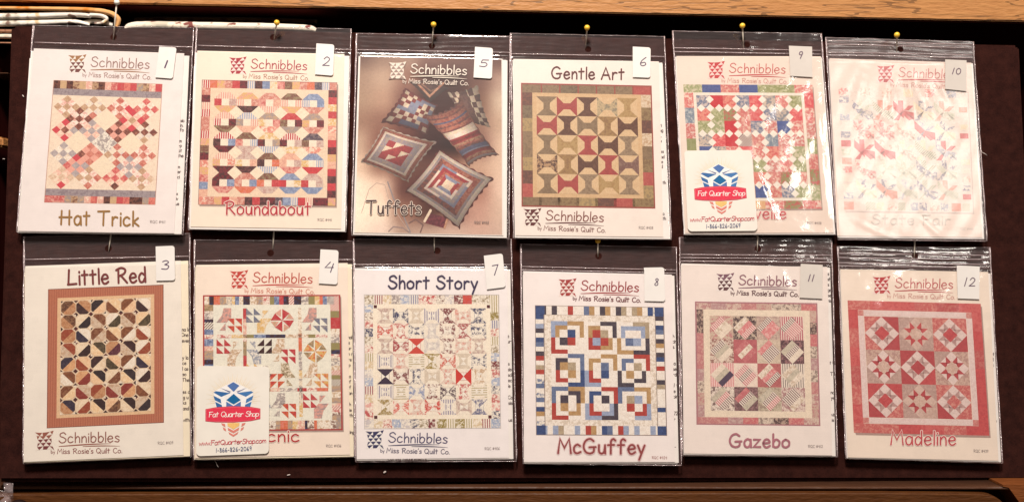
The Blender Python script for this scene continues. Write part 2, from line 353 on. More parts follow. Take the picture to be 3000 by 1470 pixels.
def make_packet(num, org, sc, bag, card, hole, cardc, sheets, title_desc, label, film, cat='sewing pattern', tilt=1.6, sheet_m=None):
    pk = Packet(); pk.org = org; pk.sc = sc
    src = lambda x, y: (org[0]+x/sc, org[1]+y/sc)
    hb = on(BOARD, *src(*hole), .001)
    # in-plane rotation from the card's left and right edges
    q = [on(BOARD, *src(*p), .004) for p in card]
    dv = (q[0]+q[1]-q[2]-q[3])/2; rot = math.atan2(-dv[0], dv[1])
    F = frame(hb[0], hb[1], .0012, rot, math.radians(-tilt)); pk.F = F
    pk.root = empty('pattern_packet', F, label, cat, 'sewing pattern packets pinned to the dark board')
    pk.pt = lambda x, y, z=0: on(F, *src(x, y), z)
    ZC = .0034
    pk.ZC = ZC
    # instruction sheets under the cover card
    for k, q4 in enumerate(sheets):
        slab('instruction_sheet', [pk.pt(x, y, ZC-.0006-.0008*k) for x, y in q4], .0007, sheet_m or M_SHEET, pk.root)
    mc = m_paper('cover_card_paper', cardc)
    pk.card = slab('cover_card', [pk.pt(x, y, ZC) for x, y in card], .0004, mc, pk.root)
    # bag film: front sheet over the contents, flat back, welded seams
    nx, ny = 52, 90; hq = homog(bag); V = []; rnd = random.Random(num*13)
    b0 = pk.pt(*bag[0]); W = np.linalg.norm(pk.pt(*bag[1])-b0); Hh = np.linalg.norm(pk.pt(*bag[3])-b0)
    ct = (np.array(pk.pt(*card[0]))[1]+np.array(pk.pt(*card[1]))[1])/2
    top = (b0[1]-ct)/Hh
    amp = {'a':.00009, 'b':.00020, 'c':.00022}[film]
    ph = [rnd.uniform(0, 6.28) for _ in range(12)]
    gs = [0, .0025, .006, .012]+list(np.linspace(.022, .978, nx-7))+[.988, .994, .9975, 1]
    gt = list(np.linspace(0, top-.012, 14))+[top-.008, top-.004, top-.001]+list(np.linspace(top+.004, .985, ny-22))+[.991, .995, .998, 1]
    nx = len(gs)-1; ny = len(gt)-1
    for j in range(ny+1):
        t = gt[j]
        for i in range(nx+1):
            s_ = gs[i]
            x, y = hq(s_, t)
            ex = min(s_, 1-s_)*W; eb = (1-t)*Hh; et = (t-top)*Hh
            sm = lambda d, l: (lambda u: u*u*(3-2*u))(min(1, max(0, d/l)))
            body = sm(ex, .0009)*sm(eb, .0009)*sm(et+.0022, .0020)
            z = .0011+body*(ZC+.0006-.0011)
            rr = math.sin(s_*31+ph[0]+t*9)*math.sin(t*17+ph[1]+s_*5)+.6*math.sin(s_*13+ph[2]-t*29)+.5*math.sin(s_*47+t*41+ph[3])
            z += amp*rr*(.3+.7*sm(ex, .01))*sm(eb, .01)
            if t < top:    # ripples of the header, running along it
                hz = .00010 if film == 'a' else .00034
                z += hz*(math.sin(t*260+ph[4]+2.2*math.sin(s_*5+ph[5]))+.6*math.sin(t*431+ph[6]+s_*3))*sm(ex, .006)+hz*1.2
                if film != 'a': z += .0005*math.sin(s_*9+ph[7])*math.sin(t/top*3.1)*sm(ex, .01)
            for (a0, b0, a1, b1, wd_, am) in CREASE.get(num, ()):
                q = (t-b0)/(b1-b0)
                if -.1 < q < 1.1:
                    w_ = wd_*(.35+.65*min(1, max(0, q)))
                    z += 1.5*am*math.exp(-((s_-(a0+(a1-a0)*q))/w_)**2)*math.sin(math.pi*min(1, max(0, (q+.1)/1.2)))
            V.append(pk.pt(x, y, max(z, .0009)))
    Fc = [[j*(nx+1)+i, (j+1)*(nx+1)+i, (j+1)*(nx+1)+i+1, j*(nx+1)+i+1] for j in range(ny) for i in range(nx)]
    fm = {'a':M_FILM, 'b':M_FILM_B, 'c':M_FILM_C}[film]
    mesh('front_film', V, Fc, fm, pk.root, True)
    mesh('back_film', [pk.pt(x, y, .0003) for x, y in bag], [[0,3,2,1]], M_FILM, pk.root)
    def edge(a, b, nm, r):
        n = 26; pts = []
        for k in range(n+1):
            t = k/n; x = a[0]+(b[0]-a[0])*t; y = a[1]+(b[1]-a[1])*t
            pts.append(pk.pt(x+rnd.uniform(-1, 1)*1.3, y+rnd.uniform(-1, 1)*.8, .0010))
        tube(nm, pts, [r*rnd.uniform(.5, 1.3) for _ in pts], M_SEAM, pk.root, 6)
    edge(bag[0], bag[3], 'side_seam', .00080); edge(bag[1], bag[2], 'side_seam', .00065); edge(bag[3], bag[2], 'bottom_fold', .00045)
    edge(bag[0], bag[1], 'top_edge', .00022)
    pk.top = top; pk.bag = bag
    return pk
def zip_lines(pk, ys, r=.00042):
    for yl, yr in ys:
        xl, xr = pk.bag[0][0]+6, pk.bag[1][0]-4
        pts = [pk.pt(xl+(xr-xl)*k/14, yl+(yr-yl)*k/14+random.uniform(-.5,.5), .0017) for k in range(15)]
        tube('zip_ridge', pts, r, M_SEAM, pk.root, 8)
def number_label(pk, Q, txt, p0, p1, H, shade=1.0, sharp=False, wd=5.2):
    z = pk.ZC+.0016
    q = homog(Q); r = .14 if not sharp else .001
    uv = [(0, 0)]+[(1-r+r*math.sin(a), r*.55-r*.55*math.cos(a)) for a in np.linspace(0, math.pi/2, 6)]+[(1-r+r*math.cos(a), 1-r*.55+r*.55*math.sin(a)) for a in np.linspace(0, math.pi/2, 6)]+[(0, 1)]
    m = M_LABEL if shade == 1 else M_LABEL2
    o = slab('number_label', [pk.pt(*q(u, v), z) for u, v in uv][::-1], .00022, m, pk.root)
    pr = Print(pk, z+LV*2); pr.text(txt, p0, p1, H, wd, (98, 78, 100) if not sharp else (120,100,112), 1, .12, .3)
    pr.build('handwritten_number', o)
M_LABEL2 = m_paper('dimmed_label_paper', (214,204,194))  # label paper darkened: dimmer light on the right is put into its colour

def emblem(pr, x, y, s, rot, cols, light):
    ca, sa = math.cos(rot), math.sin(rot)
    def g(u, v):
        uu = .5+(u-.5)*(1-.28*(1-(2*v-1)**2)); vv = .5+(v-.5)*(1-.12*(1-(2*u-1)**2))
        X, Y = uu*94*s, vv*92*s+(u*-6+0)*s*(1-v)
        return x+X*ca-Y*sa, y+X*sa+Y*ca
    N = 5
    for i in range(N):
        for j in range(N):
            a, b, c, d = (i/N, j/N), ((i+1)/N, j/N), ((i+1)/N, (j+1)/N), (i/N, (j+1)/N)
            dark = cols[0] if j < 2 else cols[1]
            if (i+j) % 2: t1, t2 = (a, b, d), (b, c, d)
            else: t1, t2 = (a, b, c), (a, c, d)
            if False:
                if j == 0: t1, t2 = ((a, b, c), (a, c, d)) if i == 1 else ((a, b, d), (b, c, d))
                else: t2, t1 = ((a, b, d), (b, c, d)) if i == 1 else ((a, b, c), (a, c, d))
            pr.raw([g(*p) for p in t1], dark, 1)
            pr.raw([g(*p) for p in t2], dark if (i == 2 and j in (0, 4)) else light, 1)
def logo(pk, x, y, s=1.0, rot=0.0, c1=(150,110,100), c2=None, c3=None, light=(246,240,232), wd=4.6, subw=2.9, em2=None):
    wd *= 1.15; subw *= 1.1
    c2 = c2 or c1; c3 = c3 or c1
    pr = Print(pk, pk.ZC+LV)
    ca, sa = math.cos(rot), math.sin(rot)
    T = lambda a, b: (x+(a*ca-b*sa)*s, y+(a*sa+b*ca)*s)
    emblem(pr, x, y, s, rot, (c3, em2 or c3), light)
    pr.text('Schnibbles', T(118, 56), T(416, 62), 50*s, wd*s, c1, 1, .02, .15)
    pr.stroke([T(116+(265-0)*k/12*.98, 74-7*math.sin(k/12*1.9)+1.5*k/12) for k in range(13)], 5.5*s, c3, 1.4, True)
    pr.stroke([T(235+185*k/12, 78-3.5*math.sin(k/12*2.6)+7*k/12) for k in range(13)], 4.2*s, c3, 2.4, True)
    pr.text('by', T(76, 108), T(96, 108), 17*s, subw*.7*s, c2, 1)
    pr.text("Miss Rosie's Quilt Co.", T(108, 110), T(428, 117), 25*s, subw*s, c2, 1, .02, .15)
    return pr.build('brand_lettering', pk.card)
def title(pk, t, p0, p1, H, wd, col, halo=None, slant=0):
    pr = Print(pk, pk.ZC+LV*7)
    wd *= 1.15
    if halo: pr.text(t, p0, p1, H, wd*1.9, halo, 0, slant)
    pr.text(t, p0, p1, H, wd, col, 2, slant)
    return pr.build('title_lettering', pk.card)
def code(pk, t, p0, p1, H, col=(130,112,108)):
    pr = Print(pk, pk.ZC+LV); pr.text(t, p0, p1, H, 1.9, col, 1, 0, .2); pr.build('code_lettering', pk.card)
def sidetext(pk, L, H=17, col=(92,74,72)):
    pr = Print(pk, pk.ZC-.0006+LV)
    for x, y, t in L:
        st, W = layout(t, .12); pr.text(t, (x, y), (x+W*H, y), H, 3.2, col, 1, 0, .12)
    pr.build('instruction_text', pk.root)['kind'] = 'stuff'
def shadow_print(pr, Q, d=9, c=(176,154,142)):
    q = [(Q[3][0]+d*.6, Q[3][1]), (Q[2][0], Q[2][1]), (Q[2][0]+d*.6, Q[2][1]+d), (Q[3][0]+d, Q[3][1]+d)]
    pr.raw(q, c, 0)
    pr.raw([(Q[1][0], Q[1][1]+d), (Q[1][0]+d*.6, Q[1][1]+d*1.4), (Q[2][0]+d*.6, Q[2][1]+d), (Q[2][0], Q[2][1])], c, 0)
def border(pr, n, m, tu, tv, fabs, lev=1, tall=1):
    """ring of fabric pieces: n along top/bottom, m along the sides"""
    for i in range(n):
        for v in (0, 1-tv): pr.rect(i/n, v, (i+1)/n, v+tv, fabs(), lev)
    for j in range(m):
        a = tv+(1-2*tv)*j/m; b = tv+(1-2*tv)*(j+1)/m
        for u in (0, 1-tu): pr.rect(u, a, u+tu, b, fabs(), lev)

PK = {}
# --- 1 Hat Trick
pk = make_packet(1, (0,0), 1.753, [(172,132),(995,145),(940,1204),(86,1190)], [(174,250),(946,275),(894,1198),(94,1188)], (585,193), (238,227,221),
  [[(160,262),(972,288),(932,1202),(90,1193)], [(152,300),(968,296),(926,1206),(96,1196)]], '', 'pattern packet numbered 1 with the Hat Trick quilt of on-point brown, rose and grey squares', 'a', tilt=1.8)
PK[1] = pk; zip_lines(pk, [(219,243)])
logo(pk, 350, 284, 1.0, .02, (158,124,116), (160,124,116), (166,120,82), (244,236,226), 4.6, 3.0, (122,72,66))
Q = [(275,412),(835,432),(798,1052),(226,1040)]
pr = Print(pk, pk.ZC+LV).quad(Q); pr.rect(0,0,1,1,(198,150,130),0)
S1 = [f2('rose','pink'), f2('pink','cream'), f2('tan','brown'), f2('brown','dk'), f2('grey','tan'), f2('salmon','rose'), f2((208,172,130),'tan'), f2((200,70,76),'rose')]
for i in range(17):
    pr.rect(.005+i*.99/17, .003, .005+(i+1)*.99/17, .068, pick(S1), 1); pr.rect(.005+i*.99/17, .942, .005+(i+1)*.99/17, .997, pick(S1), 1)
gr = ((164,150,150),(140,124,128))
pr.rect(.005,.068,.995,.122,gr,1); pr.rect(.005,.888,.995,.942,gr,1)
V0, V1 = .122, .888; pr.rect(.006,V0,.994,V1,f2((240,220,196),(236,212,188)),1)
hb_, hv = .994/8.25, (V1-V0)/8
darks = [f2((138,84,70),(92,50,46)), f2((204,92,92),(226,140,124)), f2((170,156,156),(190,176,170)), f2((214,178,150),(232,206,178)), f2((214,72,82),(200,84,88)), f2((214,140,120),(190,100,88)), f2((120,66,58),(170,110,90)), f2((208,172,140),(186,146,114))]
lights = [f2('ivory',(226,200,176)), f2((238,186,166),'cream'), f2('ivory',(230,170,156)), f2('cream',(222,206,196)), f2((236,170,150),'pink')]
for r in range(7):
    n = 4 if r % 2 == 0 else 3
    for c in range(n):
        cu = .5+(c-(n-1)/2)*hb_*2; cvv = V0+(r+1)*hv
        solid = (r, c) in ((1,1),(3,0),(3,2),(5,1))
        if solid: pr.dia(cu, cvv, hb_, hv, f2((240,220,192),(236,216,190)), 2); continue
        if (r, c) == (3,1): pr.dia(cu, cvv, hb_, hv, f2('ivory','grey'), 2); continue
        d = pick(darks); l = pick(lights)
        for a in (-1,0,1):
            for b in (-1,0,1):
                x = cu+(a-b)*hb_/3; y = cvv+(a+b)*hv/3
                pr.dia(x, y, hb_/3, hv/3, (d if random.random() < .8 else pick(darks)) if (a+b) % 2 == 0 else l, 2)
pr.build('quilt_picture', pk.card)
title(pk, 'Hat Trick', (304,1152), (712,1160), 74, 8.5, (160,118,62)); code(pk, 'RQC #411', (770,1146), (848,1147), 14)
sidetext(pk, [(927,628,'sic'),(926,652,'in.'),(924,676,'fo'),(921,732,'m'),(916,756,'-p'),(916,782,'at'),(914,808,'the'),(912,865,'m'),(912,890,'er'),(908,917,'ici'),(906,1002,'x'),(904,1028,'iv'),(902,1054,'us')])
number_label(pk, [(818,240),(907,245),(887,405),(797,398)], '1', (842,348), (852,349), 36, wd=8)

# --- 2 Roundabout
pk = make_packet(2, (530,30), 1.829, [(84,82),(912,102),(884,1188),(40,1176)], [(88,218),(876,236),(858,1172),(52,1160)], (496,148), (244,226,206),
  [[(76,228),(903,246),(880,1186),(46,1172)], [(70,300),(905,262),(874,1180),(44,1168)]], '', 'pattern packet numbered 2 showing the Roundabout quilt of red and blue octagon rings', 'a', tilt=2.0)
PK[2] = pk; zip_lines(pk, [(190,212)])
logo(pk, 258, 254, 1.0, .015, (170,62,70), (168,120,96), (172,44,58), (246,226,214), 4.8, 3.0)
Q = [(113,373),(838,388),(830,1050),(92,1042)]
TONE[:] = [.06, (200,150,130)]
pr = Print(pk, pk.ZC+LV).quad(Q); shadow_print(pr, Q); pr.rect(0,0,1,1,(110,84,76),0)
S2 = [f2('red',(206,84,84)), f2('red',(210,60,66)), f2((214,190,174),(190,150,140)), f2((236,190,160),(220,160,140)), f2((200,120,104),(226,180,160)), f2('gold','cream'), f2('dk',(110,60,60)), f2('pink','rose'), f2((120,136,168),(158,172,196)), f2('cream','gold'), f2('brown','olive'), f2('orange','salmon'),
      f2('grey','tan'), (PAL['ltblue'],PAL['cream'],'v'), (PAL['pink'],PAL['cream'],'v'), f2('salmon','cream'), f2('maroon','dk'), f2('gold','pink'), f2((70,60,76),(130,110,110)), (PAL['red'],PAL['ivory'],'v')]
p2 = Print.rect
for i in range(18):
    for v in (.003, .935): pr.rect(.003+i*.994/18, v, .003+(i+1)*.994/18, v+.062, pick(S2), 1)
for j in range(15):
    for u in (.003, .935): pr.rect(u, .065+j*.87/15, u+.062, .065+(j+1)*.87/15, pick(S2), 1)
pr.rect(.065,.065,.935,.935,(240,214,184),1)
u0,u1,v0,v1 = .095,.905,.098,.905; bu=(u1-u0)/5; bv=(v1-v0)/5
for i in range(5):
    for j in range(5):
        a=u0+i*bu; b=v0+j*bv; X=lambda p:a+p*bu; Y=lambda p:b+p*bv
        k=.30; o1=.30
        pr.poly([(X(o1),Y(0)),(X(1-o1),Y(0)),(X(1),Y(o1)),(X(1-.05),Y(.33)),(X(.05),Y(.33)),(X(0),Y(o1))],pick(S2),2)
        pr.poly([(X(0),Y(1-o1)),(X(.05),Y(.67)),(X(1-.05),Y(.67)),(X(1),Y(1-o1)),(X(1-o1),Y(1)),(X(o1),Y(1))],pick(S2),2)
        pr.rect(X(0),Y(.33),X(.33),Y(.67),pick(S2),3); pr.rect(X(.67),Y(.33),X(1),Y(.67),pick(S2),3)
        pr.rect(X(.33),Y(.33),X(.67),Y(.67),(246,230,206),3)
for i in range(1,5):
    for j in range(1,5): pr.dia(u0+i*bu, v0+j*bv, bu*.33, bv*.33, f2((246,228,200),(240,218,190)), 4)
pr.build('quilt_picture', pk.card)
TONE[0] = 0
title(pk, 'Roundabout', (236,1094), (694,1096), 70, 7.0, (186,44,56), (246,220,206)); code(pk, 'RQC #441', (732,1130), (808,1131), 14)
number_label(pk, [(726,179),(822,185),(816,352),(718,344)], '2', (758,298), (794,300), 48)

# --- 5 Tuffets
pk = make_packet(5, (1010,30), 1.829, [(64,125),(886,141),(880,1222),(36,1206)], [(82,240),(846,262),(850,1208),(50,1192)], (467,195), (238,228,218),
  [[(74,248),(872,270),(868,1220),(44,1202)], [(84,252),(866,268),(866,1214),(48,1206)]], '', 'pattern packet numbered 5 with a sepia Tuffets photo of patchwork pincushions', 'a', tilt=1.6)
PK[5] = pk; zip_lines(pk, [(212,228)])
pr = Print(pk, pk.ZC+LV)
gx = [82,190,320,450,580,710,846]; gy = [246,370,490,610,730,850,970,1090,1196]
G = [[(120,95,85),(150,125,110),(160,135,120),(130,100,90),(120,90,80),(110,80,72),(115,85,75)],
[(165,140,122),(185,160,140),(150,115,100),(90,60,55),(85,60,55),(120,90,80),(175,150,135)],
[(170,145,125),(180,150,130),(130,95,85),(80,50,45),(80,50,45),(130,100,85),(200,180,160)],
[(160,130,112),(150,115,100),(120,80,70),(80,50,45),(95,60,55),(150,120,105),(190,165,145)],
[(190,165,145),(140,100,88),(110,75,68),(75,40,38),(60,35,32),(140,105,95),(205,180,160)],
[(215,190,168),(150,115,100),(120,85,75),(110,80,72),(150,115,100),(190,160,140),(210,185,165)],
[(238,220,200),(225,200,180),(110,75,68),(95,60,55),(140,105,95),(170,130,115),(215,190,172)],
[(240,225,205),(235,215,195),(150,115,100),(100,70,62),(150,115,105),(190,155,140),(205,180,162)],
[(235,218,200),(225,205,190),(180,155,140),(190,165,150),(200,175,160),(200,170,155),(200,175,160)]]
def xl(x, y): t=(y-240)/960; l=82-32*t; r=(842+6*t); return l+(r-l)*(x-82)/(846-82)
G = np.array(G, float); NX, NY = 42, 54
def gcol(u, v):
    a=u*6; b=v*8; i=min(5,int(a)); j=min(7,int(b)); s=a-i; t=b-j; s=s*s*(3-2*s); t=t*t*(3-2*t)
    return (G[j,i]*(1-s)+G[j,i+1]*s)*(1-t)+(G[j+1,i]*(1-s)+G[j+1,i+1]*s)*t
hq5 = homog([(84,246),(840,266),(843,1204),(55,1190)])
base0 = len(pr.V)
for j in range(NY+1):
    for i in range(NX+1):
        x, y = hq5(i/NX, j/NY); pr.V.append(pk.pt(x, y, pr.z)); c = alb([112+(q-124)*1.30 for q in gcol(i/NX, j/NY)]); pr.A.append(c); pr.B.append(tuple(q*.9 for q in c)); pr.P.append((.6,0,0))
pr.F += [[base0+j*(NX+1)+i, base0+(j+1)*(NX+1)+i, base0+(j+1)*(NX+1)+i+1, base0+j*(NX+1)+i+1] for j in range(NY) for i in range(NX)]
K5 = {'c':f2((238,218,190),(222,196,166)),'b':f2((142,146,164),(124,128,150)),'r':f2((140,58,54),(110,44,42)),'d':f2((108,76,68),(88,56,52)),'f':f2((150,84,70),(92,70,74)),
      'w':f2((244,226,206),(234,210,188)),'g':f2((158,148,154),(182,160,146)),'t':f2((198,150,118),(150,90,74)),'R':f2((168,62,64),(146,54,58)),'k':f2((186,120,98),(150,70,62)),'n':f2((98,102,130),(86,86,112))}
def grid(Q, rows, lev):
    h = homog(Q); n = len(rows); m = len(rows[0])
    for j, r in enumerate(rows):
        for i, ch in enumerate(r):
            if ch == '.': continue
            pr.raw([h(i/m,j/n),h((i+1)/m,j/n),h((i+1)/m,(j+1)/n),h(i/m,(j+1)/n)], K5[ch], lev)
def ring(Q, steps, lev):
    h = homog(Q)
    for k, (i, ch) in enumerate(steps): pr.raw([h(i,i),h(1-i,i),h(1-i,1-i),h(i,1-i)], K5[ch], lev+k)
def pillow(Q, cell, lev, n=34, pinch=.09, dark=1.0, ruff=.012, lx=.38, ly=.34):
    """printed picture of a puffed cushion: finely cut grid, pinched sides, its own photographed light and shade"""
    h = homog(Q); V = {}
    def wp(u, v):
        e = ruff if max(abs(u-.5), abs(v-.5)) > .49 else 0
        uu = .5+(u-.5)*(1-pinch*(1-(2*v-1)**2))+e*math.sin(v*46); vv = .5+(v-.5)*(1-pinch*(1-(2*u-1)**2))+e*math.sin(u*43+1)
        return h(uu, vv)
    for j in range(n):
        for i in range(n):
            u, v = (i+.5)/n, (j+.5)/n; ch = cell(u, v)
            if ch == '.': continue
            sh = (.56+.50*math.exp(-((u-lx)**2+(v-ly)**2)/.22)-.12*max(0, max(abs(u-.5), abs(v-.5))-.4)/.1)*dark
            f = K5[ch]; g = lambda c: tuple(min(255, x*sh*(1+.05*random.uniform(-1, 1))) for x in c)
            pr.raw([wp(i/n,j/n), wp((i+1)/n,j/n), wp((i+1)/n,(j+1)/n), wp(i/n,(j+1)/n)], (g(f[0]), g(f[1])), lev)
def rows(R): return lambda u, v: R[min(len(R)-1, int(v*len(R)))][min(len(R[0])-1, int(u*len(R[0])))]
def rings(L, inner=None):
    def f(u, v):
        d = min(u, v, 1-u, 1-v); ch = L[0][1]
        for t, c in L:
            if d >= t: ch = c
        if inner and d >= L[-1][0]:
            t = L[-1][0]; return inner((u-t)/(1-2*t), (v-t)/(1-2*t))
        return ch
    return f
TONE[:] = [.10, (150,112,98)]
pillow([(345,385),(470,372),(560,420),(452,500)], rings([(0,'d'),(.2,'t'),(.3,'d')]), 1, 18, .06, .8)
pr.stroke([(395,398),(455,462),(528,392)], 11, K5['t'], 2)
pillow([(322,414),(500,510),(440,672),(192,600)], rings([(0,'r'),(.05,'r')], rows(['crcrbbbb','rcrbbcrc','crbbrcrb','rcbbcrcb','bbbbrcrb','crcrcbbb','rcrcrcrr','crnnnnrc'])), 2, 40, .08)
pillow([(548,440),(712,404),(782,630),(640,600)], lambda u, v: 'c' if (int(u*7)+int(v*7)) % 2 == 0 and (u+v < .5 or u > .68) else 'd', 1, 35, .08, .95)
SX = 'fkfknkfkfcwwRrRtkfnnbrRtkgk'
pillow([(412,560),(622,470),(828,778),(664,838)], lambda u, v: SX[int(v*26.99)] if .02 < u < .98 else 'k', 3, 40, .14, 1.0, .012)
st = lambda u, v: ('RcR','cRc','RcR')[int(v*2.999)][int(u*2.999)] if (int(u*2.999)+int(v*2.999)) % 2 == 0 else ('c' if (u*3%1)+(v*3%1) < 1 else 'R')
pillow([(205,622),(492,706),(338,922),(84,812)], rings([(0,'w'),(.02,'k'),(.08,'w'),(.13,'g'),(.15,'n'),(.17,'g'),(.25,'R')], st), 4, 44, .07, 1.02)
def logc(u, v):
    d = min(u, v, 1-u, 1-v)
    if d < .02: return 'r'
    if d < .075: return 'w'
    if d < .13: return 'g'
    if d < .20: return 'k' if u > v else 'f'
    if d < .25: return 'w' if (u < .5) != (v < .35) else 'b'
    if d < .31: return 'g' if u+v > 1 else 'R'
    if d < .35: return 'w' if v > .5 else 'k'
    if d < .41: return 'R' if abs(u-.5) > abs(v-.5) else 'b'
    return 'c'
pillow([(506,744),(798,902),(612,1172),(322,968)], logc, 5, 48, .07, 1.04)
pr.raw([(440,1085),(548,1110),(535,1168),(432,1140)], f2((84,30,40),(120,50,60)), 3); pr.stroke([(460,1072),(428,1130)], 14, K5['c'], 4); pr.stroke([(552,1112),(535,1165)], 12, K5['t'], 4)
pr.stroke([(90,1085),(130,960),(170,925),(215,935),(235,1010),(300,1120),(350,1190)], 3, (196,174,160), 2)
pr.stroke([(230,920),(262,1010),(300,1060),(330,1140),(352,1190)], 7, (150,140,140), 2); pr.stroke([(345,1140),(380,1120),(420,1150),(405,1190)], 7, (120,90,84), 2)
pr.stroke([(235,1185),(260,1160),(310,1165),(345,1190)], 6, (150,130,126), 2)
pr.build('pincushion_picture', pk.card)
pk.ZC += LV*18
logo(pk, 236, 280, 1.0, .015, (244,232,216), (238,222,206), (240,226,208), (150,124,112), 5.0, 3.2)
TONE[0] = 0
title(pk, 'Tuffets', (116,1090), (406,1094), 72, 6.5, (60,36,36), (222,202,186)); code(pk, 'RQC #432', (694,1142), (772,1143), 13)
pk.ZC -= LV*18
number_label(pk, [(698,197),(794,204),(789,368),(690,361)], '5', (720,303), (764,306), 38)

# --- 6 Gentle Art
pk = make_packet(6, (1470,30), 1.829, [(48,125),(872,142),(908,1230),(64,1222)], [(62,262),(842,276),(866,1215),(74,1206)], (462,212), (240,226,214),
  [[(58,272),(862,288),(904,1226),(70,1218)], [(56,300),(860,282),(898,1228),(84,1220)]], '', 'pattern packet numbered 6 with the Gentle Art quilt of olive, brown and red spool blocks', 'a', tilt=2.4)
PK[6] = pk; zip_lines(pk, [(234,250)])
title(pk, 'Gentle Art', (266,366), (654,372), 62, 7.0, (96,40,38))
TONE[:] = [.22, (140,108,76)]
Q = [(103,390),(803,405),(823,1063),(106,1053)]
pr = Print(pk, pk.ZC+LV).quad(Q); pr.rect(0,0,1,1,(158,66,60),0)
S6 = [f2((140,116,88),(118,96,72)), f2((124,108,84),(96,78,62)), f2((88,54,50),'brown'), f2((180,72,72),'rose'), f2((186,158,106),'olive'), f2('cream','tan'), f2((104,64,58),'tan'), f2((146,122,94),(124,102,78)), f2((150,126,88),(120,92,64))]
for i in range(7):
    for v in (.012, .922): pr.rect(.01+i*.98/7+(.01 if v<.5 else -.02)*(i>0), v, .01+(i+1)*.98/7, v+.066, pick(S6), 1)
for j in range(8):
    for u in (.01, .915): pr.rect(u, .078+j*.844/8, u+.075, .078+(j+1)*.844/8, pick(S6), 1)
pr.rect(.085,.078,.915,.922,f2((232,196,150),(222,184,138)),1)
D6 = 'grey red dk cream gold|red dk grey tan dk|grey gold red dk sage|choc tan dk red plum|grey red sage gold sage'
K6 = {'grey':f2((140,118,92),(122,100,76)),'red':f2((176,64,66),(160,54,58)),'dk':f2((78,44,34),(100,64,50)),'cream':f2((206,184,144),(134,130,112)),'gold':f2((190,158,104),(170,134,84)),'tan':f2((166,132,84),(140,104,70)),'sage':f2((158,136,110),(130,108,86)),'choc':f2((60,34,36),(200,160,120)),'plum':f2((112,76,74),(140,110,100))}
rows = [r.split() for r in D6.split('|')]
u0,u1,v0,v1=.117,.885,.108,.892; bu=(u1-u0)/5; bv=(v1-v0)/5
for j in range(5):
    for i in range(5):
        a=u0+i*bu; b=v0+j*bv; X=lambda p:a+p*bu; Y=lambda p:b+p*bv
        pr.rect(X(0),Y(0),X(1),Y(1),K6[rows[j][i]],2)
        cr=f2((236,204,160),(228,192,148))
        if (i+j)%2==0: L=[[(0,.02),(.34,.34),(.34,.66),(0,.98)],[(1,.02),(.66,.34),(.66,.66),(1,.98)]]
        else: L=[[(.02,0),(.34,.34),(.66,.34),(.98,0)],[(.02,1),(.34,.66),(.66,.66),(.98,1)]]
        for q in L: pr.poly([(X(p),Y(r)) for p,r in q],cr,3)
pr.build('quilt_picture', pk.card)
TONE[0] = 0
logo(pk, 116, 1064, 1.03, .015, (130,74,64), (118,62,54), (96,36,36), (240,228,214), 5, 3.3)
code(pk, 'RQC #408', (734,1172), (810,1173), 14)
sidetext(pk, [(846,626,'ti'),(846,652,'ug'),(850,680,'.,'),(848,708,'u'),(850,765,'es'),(852,794,'ad'),(852,820,'le'),(854,846,'d'),(862,932,'th'),(862,1098,'a'),(862,1124,'th')])
number_label(pk, [(702,196),(798,201),(796,363),(702,359)], '6', (738,298), (770,300), 46)

# --- 9 Reveille
pk = make_packet(9, (1940,50), 1.829, [(57,76),(852,90),(938,1166),(118,1168)], [(76,210),(850,212),(918,1156),(124,1158)], (452,152), (238,218,202),
  [[(70,216),(856,218),(928,1164),(118,1164)], [(70,236),(852,224),(922,1168),(124,1168)]], '', 'pattern packet numbered 9, shop sticker over the corner of its pink and green quilt', 'b', tilt=1.4)
PK[9] = pk; zip_lines(pk, [(166,180),(186,200)])
logo(pk, 242, 242, 1.0, 0.0, (200,84,80), (206,140,126), (202,66,70), (244,214,204), 4.0, 2.8)
Q = [(113,362),(805,365),(855,1027),(152,1030)]
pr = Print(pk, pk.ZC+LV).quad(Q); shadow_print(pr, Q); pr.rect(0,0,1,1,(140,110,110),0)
S9 = [f2((206,60,66),(196,50,58)), f2((84,100,150),(74,88,140)), f2((216,80,86),(230,140,130)), f2((148,150,98),(196,190,150)), f2((214,110,106),(236,210,190)), f2((226,150,130),(210,90,90)), f2((144,146,96),(158,158,112)), f2((214,92,94),(222,130,124)), f2((214,190,170),(120,130,140)), f2((120,132,146),(190,190,186)), f2((156,160,112),(214,200,170)), f2((206,110,104),(230,190,170)), f2((110,122,146),(210,190,180)), ((222,200,184),(110,84,92),'d'), f2((222,170,126),(226,186,140)), f2((204,110,104),(232,212,196)), f2((146,150,100),(200,90,90))]
border(pr, 7, 7, .075, .065, lambda: pick(S9))
pr.rect(.072,.065,.928,.935,(244,230,212),2); pr.rect(.092,.085,.908,.915,(240,224,206),3)
u0,u1,v0,v1=.094,.906,.088,.912; n=4; bu=(u1-u0)/n; bv=(v1-v0)/n
for i in range(n):
    for j in range(n):
        a=u0+i*bu; b=v0+j*bv
        for p in (0,.5):
            for q in (0,.5): pr.rect(a+p*bu,b+q*bv,a+(p+.5)*bu,b+(q+.5)*bv,pick(S9),4)
        for p,q in ((.5,.5),(.5,.16),(.5,.84),(.16,.5),(.84,.5)): pr.dia(a+p*bu,b+q*bv,.155*bu,.155*bv,(246,234,218),5)
pr.build('quilt_picture', pk.card)
title(pk, 'Reveille', (392,1080), (662,1080), 62, 7.0, (206,104,104), (244,214,202)); code(pk, 'RQC #438', (776,1110), (852,1111), 13)
number_label(pk, [(679,155),(803,160),(806,323),(687,316)], '9', (728,222), (748,223), 36, 2, True, wd=5.5)

